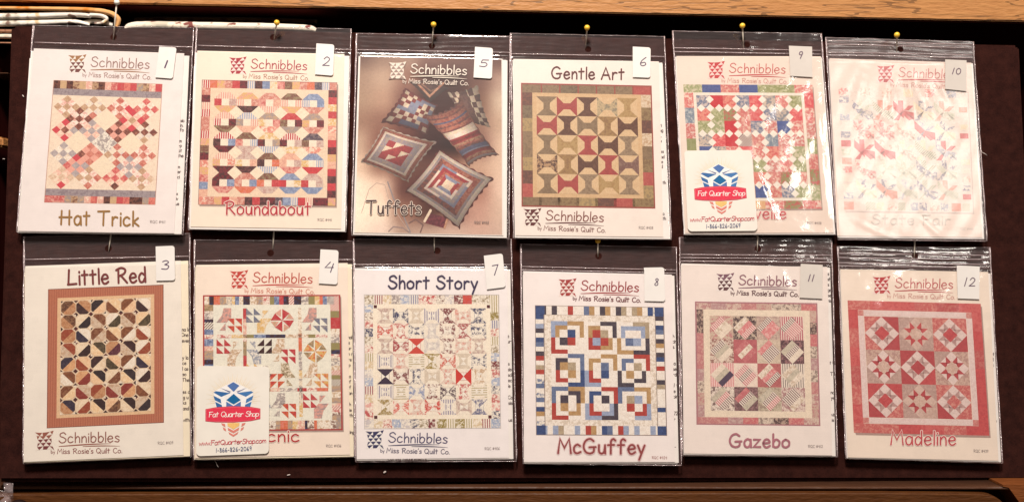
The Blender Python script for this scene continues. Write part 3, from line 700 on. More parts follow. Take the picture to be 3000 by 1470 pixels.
# --- 10 State Fair
pk = make_packet(10, (2380,50), 1.829, [(72,110),(862,134),(936,1200),(138,1192)], [(92,222),(852,246),(910,1180),(134,1172)], (468,177), (238,218,204),
  [[(88,228),(860,250),(920,1188),(136,1180)], [(88,240),(856,256),(918,1192),(142,1186)]], '', 'pattern packet numbered 10, its State Fair quilt washed out by glare on creased plastic', 'c', tilt=1.8)
PK[10] = pk; zip_lines(pk, [(128,148),(146,166),(190,204),(204,220)], .0004)
logo(pk, 345, 262, 1.0, .02, (208,130,124), (214,160,150), (208,110,110), (246,222,214), 4.2, 2.8)
Q = [(140,380),(832,392),(862,1048),(172,1038)]
TONE[:] = [.30, (236,214,202)]  # print inks paled towards cream, part of the glare veil painted in
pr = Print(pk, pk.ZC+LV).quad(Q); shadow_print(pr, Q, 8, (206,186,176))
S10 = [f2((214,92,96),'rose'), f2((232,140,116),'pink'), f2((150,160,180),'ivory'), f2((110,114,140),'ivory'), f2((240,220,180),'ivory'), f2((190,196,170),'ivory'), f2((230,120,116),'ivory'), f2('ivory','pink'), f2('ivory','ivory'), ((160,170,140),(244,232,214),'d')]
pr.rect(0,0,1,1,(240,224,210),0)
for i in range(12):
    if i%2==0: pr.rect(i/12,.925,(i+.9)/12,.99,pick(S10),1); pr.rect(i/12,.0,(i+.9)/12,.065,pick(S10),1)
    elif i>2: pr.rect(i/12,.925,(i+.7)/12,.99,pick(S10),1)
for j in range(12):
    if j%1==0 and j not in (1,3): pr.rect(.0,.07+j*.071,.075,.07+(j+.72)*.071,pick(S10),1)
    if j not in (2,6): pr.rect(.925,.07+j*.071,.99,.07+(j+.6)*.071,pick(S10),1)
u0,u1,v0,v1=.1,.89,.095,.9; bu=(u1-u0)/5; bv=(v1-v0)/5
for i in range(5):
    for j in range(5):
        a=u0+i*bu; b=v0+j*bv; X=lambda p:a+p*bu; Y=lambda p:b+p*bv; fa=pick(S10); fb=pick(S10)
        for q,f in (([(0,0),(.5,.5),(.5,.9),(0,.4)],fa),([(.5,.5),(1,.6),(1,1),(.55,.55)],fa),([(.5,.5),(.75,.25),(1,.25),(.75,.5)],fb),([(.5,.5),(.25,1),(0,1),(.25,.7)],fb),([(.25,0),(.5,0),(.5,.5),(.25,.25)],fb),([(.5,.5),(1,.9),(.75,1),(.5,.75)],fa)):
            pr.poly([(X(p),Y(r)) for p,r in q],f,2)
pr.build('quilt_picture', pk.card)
TONE[0] = 0
title(pk, 'State Fair', (318,1108), (738,1112), 52, 5.0, (214,204,192)); code(pk, 'RQC #440', (790,1140), (862,1142), 12, (214,200,190))  # glare veil painted into the pale title and code inks
number_label(pk, [(712,228),(826,233),(826,398),(712,386)], '10', (746,306), (792,308), 32, 2, True, wd=5)

# --- 3 Little Red
pk = make_packet(3, (30,670), 1.777, [(72,42),(934,24),(942,1184),(68,1221)], [(78,194),(888,166),(902,1176),(70,1212)], (513,103), (240,230,216),
  [[(76,206),(926,166),(936,1182),(70,1216)], [(74,230),(922,176),(930,1186),(80,1218)]], '', 'pattern packet numbered 3 with the Little Red quilt in a wide terracotta border', 'a', tilt=1.5, sheet_m=M_SHEET_C)
PK[3] = pk; zip_lines(pk, [(160,143)])
title(pk, 'Little Red', (300,292), (704,276), 78, 9.5, (124,56,54))
Q = [(197,314),(798,290),(800,1008),(190,1037)]
pr = Print(pk, pk.ZC+LV).quad(Q); pr.rect(0,0,1,1,(120,66,56),0)
pr.rect(.004,.004,.996,.996,((186,116,88),(172,100,76),'v'),1); pr.rect(.082,.068,.918,.932,(230,190,148),2)
pr.rect(.108,.088,.892,.912,(228,196,160),3)
D3=[f2((150,66,44),(160,90,60)),f2((116,64,40),(146,100,70)),f2((50,32,30),(60,40,38)),f2((44,34,36),(60,48,48)),f2((56,34,34),(76,50,46)),f2((120,70,44),(146,92,60)),f2((88,40,50),(110,60,70)),f2((48,40,56),(70,60,72)),f2((136,52,44),(150,70,58)),f2((92,56,40),(140,100,70)),f2((70,58,40),(100,84,60))]
L3=[f2((236,200,160),(226,180,140)),f2((238,216,186),(228,200,166)),f2((240,226,206),(232,212,190)),f2((222,172,126),(206,150,106)),f2((232,194,150),(240,214,176)),f2((200,150,110),(180,124,84)),f2((214,190,164),(196,160,130))]
u0,u1,v0,v1=.112,.888,.092,.908; bu=(u1-u0)/6; bv=(v1-v0)/8
for i in range(6):
    for j in range(8):
        a=u0+i*bu; b=v0+j*bv; X=lambda p:a+p*bu; Y=lambda p:b+p*bv; o1=.30; d=pick(D3); l=pick(L3)
        pr.rect(X(0),Y(0),X(1),Y(1),(228,200,168),4)
        for q in ((0,0),(1,0),(0,1),(1,1)):
            sx=1-2*q[0]; sy=1-2*q[1]; pr.poly([(X(q[0]),Y(q[1])),(X(q[0]+sx*.16),Y(q[1])),(X(q[0]),Y(q[1]+sy*.16))],pick([(52,30,32),(238,220,196),(96,44,40)]),5)
        c_=.25; A=[(c_/2,1-c_/2),(0,1-c_),(0,c_),(c_,0),(1-c_,0),(1-c_/2,c_/2)]; Bq=[(1-p,1-q) for p,q in A]
        if (i+j)%2 != j%2: d,l=l,d
        if (i+j)%2: A=[(1-p,q) for p,q in A]; Bq=[(1-p,q) for p,q in Bq]
        pr.poly([(X(.02+.96*p),Y(.02+.96*q)) for p,q in A],d,6); pr.poly([(X(.02+.96*p),Y(.02+.96*q)) for p,q in Bq],l,6)
pr.build('quilt_picture', pk.card)
logo(pk, 128, 1058, 1.05, -.035, (150,96,84), (140,76,70), (156,92,74), (240,228,214), 5, 3.2, (124,58,58))
code(pk, 'RQC #409', (768,1122), (848,1119), 15)
sidetext(pk, [(894,532,'na k'),(892,560,'One'),(894,590,'ever'),(896,678,'y la'),(896,706,'ce'),(897,736,'l as'),(897,764,'so'),(895,794,'The'),(897,856,'es c'),(900,884,'g u'),(898,912,'ks'),(899,942,'and'),(898,1002,'with')], 18)
number_label(pk, [(757,92),(855,88),(858,268),(760,270)], '3', (786,212), (824,211), 46)

# --- 4 Picnic
pk = make_packet(4, (540,670), 1.777, [(54,58),(880,64),(886,1186),(48,1202)], [(62,188),(850,178),(862,1174),(56,1192)], (450,127), (244,226,208),
  [[(58,196),(872,184),(882,1184),(52,1198)], [(56,220),(868,190),(876,1188),(64,1202)]], '', 'pattern packet numbered 4 with a shop sticker over the bottom left of its basket quilt', 'a', tilt=1.5, sheet_m=M_SHEET_C)
PK[4] = pk; zip_lines(pk, [(166,160)])
logo(pk, 236, 220, 1.03, .0, (196,82,66), (214,128,106), (200,66,56), (246,222,206), 5, 3.1)
Q = [(97,345),(812,343),(825,1047),(97,1052)]
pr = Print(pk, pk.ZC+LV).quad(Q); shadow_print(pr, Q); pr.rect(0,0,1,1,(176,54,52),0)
S4=[f2('ivory','tan'),f2('cream','grey'),f2('ivory','rose'),f2('red','rose'),f2('gold','cream'),f2('dk','navy'),f2('olive','tan'),f2('blue','ltblue'),f2('ivory','brown'),f2('orange','salmon'),f2('grey','ivory'),f2('pink','cream'),f2((150,140,84),'olive'),(PAL['ivory'],PAL['red'],'d'),(PAL['ivory'],PAL['dk'],'d'),f2('tan','grey')]
def strips(n, hz, a, b, c, d, lev):
    w=[random.uniform(.5,1.6) for _ in range(n)]; s=sum(w); t=0
    for q in w:
        t2=t+q/s
        if hz: pr.rect(a+(c-a)*t,b,a+(c-a)*t2,d,pick(S4),lev)
        else: pr.rect(a,b+(d-b)*t,c,b+(d-b)*t2,pick(S4),lev)
        t=t2
for v in (.01,.927): strips(26,True,.01,v,.99,v+.063,1)
for u in (.01,.925): strips(24,False,u,.073,u+.065,.927,1)
pr.rect(.075,.073,.925,.927,(240,234,216),1)
for u in (.29,.69): strips(8,False,u,.1,u+.025,.9,3)
for v in (.295,.69): strips(9,True,.1,v,.9,v+.025,3)
def paw(cu, cv, s, fx, fy, a, b):
    T=lambda p,q:(cu+fx*(p-.5)*s,cv+fy*(q-.5)*s)
    for p,q in ((0,0),(.3,0),(0,.3),(.3,.3)): pr.poly([T(p,q),T(p,q+.28),T(p+.28,q+.28)],a,4)
    pr.poly([T(.64,.1),T(.64,.4),T(.88,.1)],b,4)
    pr.poly([T(.42,.62),T(.62,.4),T(.62,.42),T(1,.42),T(.78,.72),T(.72,1),T(.42,1)],b,4)
for i,cu in enumerate((.19,.405,.575,.81)):
    for j,cv in enumerate((.19,.42,.60,.82)):
        if (i*3+j*2)%5 == 1:
            fa=pick([f2('dk','navy'),f2('orange','red'),f2('red','rose'),f2('blue','navy'),f2('gold','orange')]); fb=pick([f2('olive','tan'),f2('grey','ivory'),f2('pink','tan')])
            for k in range(4):
                ca_,sa_=((1,0),(0,1),(-1,0),(0,-1))[k]; Rr=lambda p,q:(cu+(p*ca_-q*sa_)*.085,cv+(p*sa_+q*ca_)*.085)
                pr.poly([Rr(0,0),Rr(0,-1),Rr(.62,-.62)],fa,4); pr.poly([Rr(.62,-.62),Rr(1,-.1),Rr(.3,-.12)],fb,4)
            continue
        paw(cu,cv,.185,1 if (i<2) != ((i*7+j*5)%4==0) else -1,1 if (j<2) != ((i+j)%3==0) else -1,pick([f2('orange','salmon'),f2('gold','cream'),f2('dk','dk'),f2('red','rose'),f2('orange','red'),f2('gold','orange'),f2((110,116,136),'grey')]),pick([f2('grey','ivory'),f2('olive','cream'),f2('tan','ivory'),f2('tan','ivory'),f2((150,154,166),'ivory'),f2('gold','cream'),f2('pink','grey')]))
pr.build('quilt_picture', pk.card)
title(pk, 'Picnic', (346,1106), (596,1106), 62, 7.0, (186,52,52), (246,224,208)); code(pk, 'RQC #436', (738,1136), (816,1135), 14)
sidetext(pk, [(852,572,'nal'),(854,600,'s'),(852,629,'ur'),(853,658,'h r'),(853,688,'re'),(856,716,'p'),(858,775,'a'),(856,803,'if'),(859,832,'f'),(856,862,'an'),(859,920,'h'),(859,950,'ie'),(860,978,'th'),(862,1065,'ing')], 17)
number_label(pk, [(709,107),(803,112),(797,290),(699,284)], '4', (728,222), (772,224), 50)

# --- 7 Short Story
pk = make_packet(7, (1010,670), 1.777, [(48,54),(866,54),(894,1208),(57,1212)], [(52,205),(846,205),(854,1190),(62,1198)], (482,115), (243,234,230),
  [[(52,210),(862,212),(878,1196),(62,1204)], [(50,230),(858,220),(874,1198),(66,1208)]], '', 'pattern packet numbered 7 with the Short Story quilt of pale hourglass blocks and navy title', 'a', tilt=1.5)
PK[7] = pk; zip_lines(pk, [(186,186)])
title(pk, 'Short Story', (228,310), (690,312), 66, 8.5, (62,54,84))
Q = [(103,345),(800,345),(810,1035),(105,1038)]
pr = Print(pk, pk.ZC+LV).quad(Q); pr.rect(-.005,-.005,1.005,1.005,(200,190,186),0)
S7=[f2('ivory',(200,190,190)),f2('ivory',(216,190,150)),f2('ivory',(226,160,150)),f2('ivory','navy'),f2('ivory','rose'),f2('ivory','olive'),f2((206,74,60),'rose'),f2('navy','ivory'),f2('grey','ivory'),f2('ivory','red'),((240,230,214),(180,160,110),'v'),((240,230,214),(160,70,80),'v'),f2((150,130,60),'ivory'),f2('maroon','ivory'),f2('ivory','brown'),f2('ltblue','ivory'),((236,226,212),(130,130,160),'v')]
border(pr, 15, 14, .068, .068, lambda: pick(S7))
pr.rect(.062,.068,.938,.932,f2((246,234,212),(244,228,206)),2)
for u in (.068,.912):
    for v in (.075,.905): pr.rect(u,v,u+.024,v+.024,(86,34,40),3)
u0,u1,v0,v1=.094,.906,.1,.9; bu=(u1-u0)/7; bv=(v1-v0)/7
W7=['lnlosln','r llmp l','','','','','']
B7=[f2((222,204,184),(204,188,172)),f2((230,214,196),(220,150,136)),f2((214,196,174),(228,212,190)),f2((224,206,186),(190,160,150)),f2('ivory','rose'),((240,230,214),(190,170,130),'h'),f2('ivory','tan'),f2('ivory','maroon'),((236,226,212),(150,140,160),'v'),f2((232,220,206),(206,196,190)),f2('ivory','navy')]
special={(1,0):'navy',(4,0):'maroon',(6,0):'navy',(0,1):(206,74,60),(2,2):(206,74,60),(3,3):(160,134,60),(0,4):(60,46,66),(1,4):'maroon',(5,4):(206,60,50),(4,5):(70,40,60),(2,5):(140,150,180),(0,6):(160,134,70),(3,6):(206,70,58),(1,6):(216,110,96),(5,1):(170,80,80),(4,3):(206,100,84),(6,6):(110,110,140),(1,2):(170,60,66)}
for i in range(7):
    for j in range(7):
        a=u0+i*bu; b=v0+j*bv; X=lambda p:a+p*bu; Y=lambda p:b+p*bv
        s=special.get((i,j)); f=f2(s,'ivory') if s else pick(B7)
        if s and (i,j) in ((0,4),(2,2),(5,4)): f=f2(s,s)
        pr.rect(X(0),Y(0),X(1),Y(1),f,3)
        cr=f2((244,232,212),(240,224,204))
        vert=(i+j)%2==0
        L=[[(0,.04),(.24,.26),(.24,.74),(0,.96)],[(1,.04),(.76,.26),(.76,.74),(1,.96)]] if vert else [[(.04,0),(.26,.24),(.74,.24),(.96,0)],[(.04,1),(.26,.76),(.74,.76),(.96,1)]]
        for q in L: pr.poly([(X(p),Y(r)) for p,r in q],cr,4)
        M=[[(.26,.3),(.5,.5),(.26,.7)],[(.74,.3),(.5,.5),(.74,.7)]] if (vert == bool(s)) else [[(.3,.26),(.7,.26),(.5,.5)],[(.3,.74),(.7,.74),(.5,.5)]]
        for q in M: pr.poly([(X(p),Y(r)) for p,r in q],(244,234,218),5)
pr.build('quilt_picture', pk.card)
logo(pk, 108, 1052, 1.02, .0, (74,68,106), (66,58,92), (52,52,92), (244,238,232), 5, 3.3)
code(pk, 'RQC #406', (728,1150), (806,1149), 14)
sidetext(pk, [(846,566,'e'),(846,594,'urt'),(850,710,'s'),(848,739,'sis'),(848,768,'scl'),(850,796,'ec'),(850,825,'le'),(850,885,'Ca'),(852,914,'sis'),(853,1002,'us'),(224,1204,'Cutting Requirements')], 18)
number_label(pk, [(724,140),(822,128),(838,303),(740,315)], '7', (768,242), (798,238), 52)

# --- 8 McGuffey
pk = make_packet(8, (1500,670), 1.777, [(46,80),(856,96),(882,1230),(58,1222)], [(58,220),(832,238),(848,1212),(62,1212)], (450,143), (243,232,226),
  [[(58,228),(845,244),(868,1216),(62,1218)], [(56,240),(842,252),(862,1222),(66,1222)]], '', 'pattern packet numbered 8 with the McGuffey quilt of nested blue, tan and brick red squares', 'a', tilt=1.9)
PK[8] = pk; zip_lines(pk, [(196,214),(212,230)], .00036)
logo(pk, 242, 262, 1.0, .01, (160,60,62), (110,44,50), (168,58,56), (244,226,216), 5.4, 4.2)
Q = [(122,400),(788,410),(805,1073),(128,1070)]
pr = Print(pk, pk.ZC+LV).quad(Q); pr.rect(-.004,-.004,1.004,1.004,(150,130,120),0)
b8=f2((108,122,152),(94,106,138)); l8=f2((162,172,194),(146,156,182)); t8=f2((190,152,104),(176,136,90)); r8=f2((182,70,58),(170,60,52)); k8=f2((64,56,68),(84,74,80)); w8=f2((244,234,222),(234,220,206)); g8=f2((170,150,124),(190,170,140)); n8=f2((60,82,128),(48,68,110))
S8=[b8,l8,t8,r8,k8,w8,w8,g8,n8,f2('ivory','blue')]
for i in range(24):
    for v in (.0,.93): pr.rect(i/24,v,(i+1)/24,v+.068,w8 if i%3==2 else pick(S8),1)
for j in range(24):
    for u in (0,.935): pr.rect(u,.07+j*.86/24,u+.062,.07+(j+1)*.86/24,w8 if j%3==1 else pick(S8),1)
for u in (0,.93):
    for v in (0,.93): pr.rect(u,v,u+.07,v+.07,n8,2)
pr.rect(.068,.07,.93,.93,f2((244,232,218),(214,196,176)),2)
u0,u1,v0,v1=.118,.885,.118,.885; bu=(u1-u0)/3; bv=(v1-v0)/3
c8=[[l8,t8,w8,k8,w8,g8],[r8,w8,w8,w8,t8,k8],[w8,b8,w8,t8,w8,r8],[w8,n8,l8,w8,k8,w8],[b8,t8,w8,r8,b8,t8],[r8,w8,l8,k8,w8,l8]]
d8=[[t8,w8,t8,w8,l8,l8],[w8,w8,r8,t8,w8,w8],[k8,w8,t8,w8,b8,w8],[r8,w8,r8,w8,w8,k8],[w8,k8,n8,w8,w8,w8],[w8,t8,r8,l8,w8,r8]]
e8=[[w8,n8,r8,g8,w8,w8],[k8,r8,l8,r8,b8,l8],[t8,g8,w8,b8,w8,g8],[w8,t8,w8,n8,t8,w8],[k8,w8,w8,k8,g8,l8],[t8,w8,w8,w8,r8,w8]]
for j in range(6):
    for i in range(6):
        x0=u0+i*bu/2; y0=v0+j*bv/2; cu=u0+(i//2+.5)*bu; cv=v0+(j//2+.5)*bv; sx=-1 if i%2==0 else 1; sy=-1 if j%2==0 else 1
        for k,(sz,f) in enumerate(((1,c8[j][i]),(.74,d8[j][i]),(.48,e8[j][i]))):
            a=cu+sx*bu/2*sz; b=cv+sy*bv/2*sz
            pr.rect(min(cu,a),min(cv,b),max(cu,a),max(cv,b),f,3+k)
pr.build('quilt_picture', pk.card)
title(pk, 'McGuffey', (240,1166), (690,1170), 76, 9.0, (150,66,66), (230,200,196)); code(pk, 'RQC #424', (728,1196), (806,1197), 14, (170,110,104))
sidetext(pk, [(836,566,'h'),(834,594,'cin'),(836,622,'s.'),(842,708,'a'),(838,737,'se'),(838,766,'rd'),(842,822,'1 t'),(842,852,'e'),(840,880,'pin'),(842,968,'72'),(843,998,'r'),(846,1142,'-')], 18)
number_label(pk, [(688,202),(792,200),(798,378),(690,375)], '8', (740,294), (758,295), 36, wd=4.6)

# --- 11 Gazebo
pk = make_packet(11, (1960,670), 1.777, [(55,45),(846,50),(876,1186),(68,1180)], [(62,188),(824,198),(850,1178),(78,1168)], (460,105), (240,226,216),
  [[(66,180),(838,202),(868,1182),(76,1174)], [(64,200),(834,206),(862,1186),(80,1178)]], '', 'pattern packet numbered 11 with the Gazebo quilt of striped diamonds in mauve and dark brown', 'b', tilt=1.7)
PK[11] = pk; zip_lines(pk, [(134,138),(150,156),(168,174)], .0004)
logo(pk, 246, 234, 1.0, .005, (150,106,114), (96,56,60), (128,86,100), (244,232,224), 6.0, 4.2, (92,50,52))
Q = [(135,378),(772,386),(788,1025),(143,1018)]
TONE[:] = [.12, (226,196,186)]
pr = Print(pk, pk.ZC+LV).quad(Q); pr.rect(0,0,1,1,(170,110,116),0)
S11=[f2((186,112,112),(206,150,140)),f2((200,170,150),(186,120,120)),f2((66,44,46),(190,160,140)),f2((214,190,170),(180,120,120)),f2((176,130,130),(200,170,160)),f2((222,202,180),(130,110,100)),f2((196,96,100),(210,140,130))]
for i in range(8):
    for v in (.012,.938): pr.rect(.01+i*.98/8,v,.01+(i+1)*.98/8,v+.052,pick(S11),1)
for j in range(9):
    for u in (.012,.935): pr.rect(u,.064+j*.874/9,u+.055,.064+(j+1)*.874/9,pick(S11),1)
pr.rect(.066,.064,.935,.938,(240,222,196),1)
u0,u1,v0,v1=.118,.882,.115,.885; bu=(u1-u0)/4; bv=(v1-v0)/4
A11=[[(206,186,160),(190,120,120)],[(60,40,44),(206,184,160)],[(206,180,160),(170,140,130)],[(186,96,104),(236,216,200),'v'],
[(226,206,186),(130,70,60)],[(186,92,96),(170,80,84)],[(200,180,156),(220,200,176)],[(70,42,48),(160,110,110)],
[(220,150,146),(240,206,196),'v'],[(238,220,200),(230,206,190)],[(186,100,98),(170,84,84)],[(238,222,204),(130,120,110),'v'],
[(238,222,204),(90,60,60)],[(90,60,62),(150,110,110)],[(196,182,156),(150,130,110)],[(226,206,190),(160,110,110)]]
T11=[f2((190,96,100),(206,130,126)),f2((238,222,200),(226,208,186)),((240,224,206),(90,60,64),'e'),f2((206,194,170),(180,170,150)),((238,214,200),(196,92,100),'e'),f2((214,120,120),(230,180,170)),f2((240,226,206),(200,176,150))]
for j in range(4):
    for i in range(4):
        a=u0+i*bu; b=v0+j*bv; X=lambda p:a+p*bu; Y=lambda p:b+p*bv
        pr.rect(X(0),Y(0),X(1),Y(1),tuple(A11[j*4+i]),2)
        pr.dia(X(.5),Y(.5),bu*.50,bv*.50,pick(T11),3)
        pr.poly([(X(.5),Y(0)),(X(.67),Y(.17)),(X(.17),Y(.67)),(X(0),Y(.5))],pick(T11),4)
        pr.poly([(X(.83),Y(.33)),(X(1),Y(.5)),(X(.5),Y(1)),(X(.33),Y(.83))],pick(T11) if (i,j)!=(0,2) else f2((60,46,70),(70,50,76)),4)
pr.build('quilt_picture', pk.card)
TONE[0] = 0
title(pk, 'Gazebo', (314,1134), (626,1136), 68, 10, (176,112,122)); code(pk, 'RQC #412', (724,1138), (800,1138), 14)
sidetext(pk, [(826,242,'s'),(825,270,'sh'),(826,298,'s'),(826,326,'ge'),(826,354,'se'),(824,382,'ris'),(836,705,'t U'),(840,762,'Th'),(842,858,'no'),(844,886,'ye'),(846,974,'vis'),(848,1002,'is')], 17)
number_label(pk, [(686,182),(800,188),(798,364),(680,358)], '11', (722,272), (750,273), 34, 2, True, wd=5.4)

# --- 12 Madeline
pk = make_packet(12, (2420,670), 1.777, [(62,92),(852,97),(918,1218),(104,1195)], [(75,210),(844,224),(898,1206),(114,1188)], (460,140), (242,224,206),
  [[(72,216),(856,232),(912,1212),(108,1192)], [(72,228),(852,238),(908,1216),(116,1196)]], '', 'pattern packet numbered 12 with the red and grey Madeline star quilt', 'b', tilt=1.5)
PK[12] = pk; zip_lines(pk, [(128,138),(150,160),(176,186),(192,202)], .0004)
logo(pk, 242, 250, 1.0, .0, (192,76,80), (204,140,128), (190,60,64), (246,220,210), 4.4, 2.9)
Q = [(112,372),(805,390),(850,1075),(145,1060)]
TONE[:] = [.20, (190,128,120)]
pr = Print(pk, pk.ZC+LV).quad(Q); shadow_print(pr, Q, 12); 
S12=[f2((206,74,74),(190,60,64)),f2((198,86,84),(220,140,124)),f2((186,70,72),(200,110,100)),f2((214,96,92),(196,70,72))]
border(pr, 6, 6, .075, .07, lambda: pick(S12), 0)
wf=f2((240,226,218),(232,212,204)); pr.rect(.072,.115,.115,.885,wf,1); pr.rect(.885,.115,.928,.885,wf,1); pr.rect(.115,.072,.885,.115,wf,1); pr.rect(.115,.885,.885,.928,wf,1)
for u in (.072,.885):
    for v in (.072,.885): pr.rect(u,v,u+.043,v+.043,f2((206,120,112),(220,160,146)),1)
u0,u1,v0,v1=.118,.882,.118,.882; bu=(u1-u0)/3; bv=(v1-v0)/3
rd=[f2((200,72,74),(186,58,62)),f2((196,90,88),(224,150,134)),f2((182,62,66),(170,52,58))]; gy_=[f2((196,168,152),(214,190,172)),f2((180,154,142),(200,174,160)),f2((212,186,166),(176,140,130))]
for i in range(3):
    for j in range(3):
        a=u0+i*bu; b=v0+j*bv; X=lambda p:a+p*bu; Y=lambda p:b+p*bv
        star=(i+j)%2==1
        for q in ([(0,0),(.5,0),(0,.5)],[(1,0),(1,.5),(.5,0)],[(1,1),(.5,1),(1,.5)],[(0,1),(0,.5),(.5,1)]):
            pr.poly([(X(p),Y(r)) for p,r in q],pick(gy_ if star else rd),1)
        pr.dia(X(.5),Y(.5),bu*.5,bv*.5,(240,224,214) if not star or i!=1 else f2((222,200,182),(206,180,164)),2)
        body,tips = (pick(rd),f2((176,142,136),(196,166,156))) if not star else (f2((206,176,158),(224,200,180)),pick(rd[:1]+rd[2:]))
        ca=.26
        for k in range(4):
            R=lambda p,r,k=k:[(X(.5+p),Y(.5+r)),(X(.5-r),Y(.5+p)),(X(.5-p),Y(.5-r)),(X(.5+r),Y(.5-p))][k]
            pr.poly([R(-.17,-.36),R(0,-.17),R(-.17,-.12)],tips,3); pr.poly([R(.17,-.36),R(.17,-.12),R(0,-.17)],tips,3)
        pr.dia(X(.5),Y(.5),bu*.22,bv*.22,body,4)
        if star and i==1:
            pass
pr.build('quilt_picture', pk.card)
TONE[0] = 0
title(pk, 'Madeline', (338,1122), (674,1124), 72, 6.5, (200,74,80), (246,222,210)); code(pk, 'RQC #439', (768,1162), (844,1164), 15)
sidetext(pk, [(848,604,'gi'),(852,660,'t t'),(853,688,'nd'),(856,716,'sc'),(862,800,'t'),(864,830,'s'),(864,858,"1'"),(876,976,'x'),(876,1005,'m')], 17)
number_label(pk, [(681,190),(800,196),(798,366),(686,362)], '12', (716,298), (774,299), 44, 1, True, wd=5)

# --- shop stickers on 4 and 9
def shop_sticker(pk, Q):
    z = pk.ZC+.0018; h = homog(Q)
    px = lambda x, y: h((x-65)/378, (y-714)/460)
    r = 22; out = []
    for cx_, cy_, a0 in ((443-r, 714+r, -90), (443-r, 1174-r, 0), (65+r, 1174-r, 90), (65+r, 714+r, 180)):
        for k in range(6): a = math.radians(a0+k*18); out.append((cx_+r*math.cos(a), cy_+r*math.sin(a)))
    o = slab('shop_sticker', [pk.pt(*px(x, y), z) for x, y in out][::-1], .00025, M_STICK, pk.root)
    pr = Print(pk, z+LV); R = lambda P, c, l=1: pr.raw([px(x, y) for x, y in P], c, l)
    mir = lambda P: [(508-x, y) for x, y in P][::-1]
    for k in range(38):
        a = math.radians(-8+k*196/37); c, s = math.cos(a), math.sin(a); r0, r1 = 92, 146 if k % 2 else 126
        R([(254+r0*c-2*s, 890-r0*s*.92-2*c), (254+r0*c+2*s, 890-r0*s*.92+2*c), (254+r1*c, 890-r1*s*.98)], (240,216,176))
    R([(150,850),(168,836),(252,792),(340,836),(358,850),(346,926),(162,926)], (246,242,238), 2)
    B1, B2, B3 = (58,108,164), (84,118,176), (24,104,156)
    R([(252,796),(284,815),(254,847),(220,815)], B2, 3)
    for P, c in (([(184,826),(240,846),(232,851)], (90,100,140)), ([(150,850),(162,843),(238,853),(190,873)], B1), ([(150,866),(187,885),(191,907),(157,890)], B1), ([(159,898),(193,914),(196,928),(167,928)], B1)):
        R(P, c, 3); R(mir(P), tuple(min(255, q+14) for q in c), 3)
    R([(254,857),(292,890),(254,913),(216,890)], B3, 3); R([(216,897),(254,920),(292,897),(292,928),(216,928)], B2, 3)
    ban = lambda k: [(110+k,935+k*.6),(160,926+k),(252,921+k),(345,926+k),(396-k,935+k*.6),(396-k,990-k*.6),(345,1000-k),(252,1006-k),(160,1003-k),(110+k,997-k*.6)]
    R(ban(0), (206,40,66), 4); R(ban(4), (240,120,130), 5); R(ban(6), (228,58,82), 6)
    R([(222,1008),(286,1008),(284,1024),(254,1042),(224,1024)], (244,196,120), 3)
    sal = (224,134,120)
    R([(224,1032),(254,1048),(284,1032),(282,1046),(254,1062),(226,1046)], sal, 3); R([(228,1054),(254,1069),(281,1054),(275,1067),(254,1080),(233,1067)], sal, 3)
    for P in ([(190,1008),(210,1012),(213,1030),(196,1020)], [(198,1028),(214,1037),(217,1052),(203,1043)]): R(P, sal, 3); R(mir(P), sal, 3)
    pr.build('gift_box_emblem', o)
    pr = Print(pk, z+LV*8)
    pr.text('Fat Quarter Shop', px(126,976), px(386,976), 27, 3.4, (250,238,230), 1, .15, .04)
    pr.text('www.FatQuarterShop.com', px(78,1120), px(426,1116), 25, 2.6, (206,62,80), 1, .15, .04)
    pr.text('1-866-826-2069', px(164,1158), px(350,1154), 21, 2.6, (88,96,134), 1, 0, .2)
    pr.build('shop_lettering', o)
shop_sticker(PK[4], [(65,712),(443,716),(440,1168),(62,1182)])
shop_sticker(PK[9], [(118,716),(480,713),(512,1145),(138,1148)])

# ------------------------------------------------------------ pins
def pin(num, head, tip, hh, col, label, headcol, shaft_top=None):
    pk = PK[num]; F = pk.F
    src = lambda p: (pk.org[0]+p[0]/pk.sc, pk.org[1]+p[1]/pk.sc)
    T = on(BOARD, *src(tip), .0022); Hd = on(BOARD, *src(head), hh)
    base = BOARD.copy(); base[:3,3] = BOARD[:3,:3]@T
    e = empty('dressmaking_pin', base, label, 'pin', 'ball-headed pins holding the packets on the board')
    d = Hd-T; L = np.linalg.norm(d); u = d/L
    m = m_plain('pin_head_'+headcol, col, .22, .5, 1.15)
    tube('shaft', [-u*.004, d*.5, d*.98], [.0004, .00068, .00068], M_STEEL, e, 8)
    ball('head', d, .0027, m, e)
Y = (250,190,60); Y2=(252,196,64)
pin(1, (600,13), (582,196), .016, (248,240,226), 'white ball-headed pin holding packet 1', 'white')
pin(2, (514,68), (500,152), .014, Y, 'yellow ball-headed pin through the header of packet 2', 'yellow')
pin(5, (476,78), (468,184), .014, Y, 'yellow ball-headed pin above the sepia pincushion packet 5', 'yellow')
pin(6, (457,95), (450,186), .014, Y, 'yellow ball-headed pin above packet 6', 'yellow')
pin(9, (430,48), (436,168), .014, Y2, 'yellow ball-headed pin beside the hole of packet 9', 'yellow')
pin(10, (453,97), (452,190), .014, Y2, 'yellow ball-headed pin above the glaring packet 10', 'yellow')
pin(3, (531,-14), (515,95), .0040, Y, 'slanting pin over the hole of Little Red packet, head hidden', 'yellow')
pin(4, (468,-14), (462,82), .0040, Y, 'faint thin pin between packet 2 and packet 4', 'yellow')
pin(7, (466,-4), (466,96), .0040, Y, 'short pin shaft between the sepia photo packet and packet 7', 'yellow')
pin(8, (447,62), (447,126), .0050, Y, 'pin over packet 8, its yellow head peeking from under packet 6', 'yellow')
pin(11, (463,-12), (460,96), .0040, Y, 'bright pin shaft beneath packet 9 and over the mauve Gazebo packet', 'yellow')
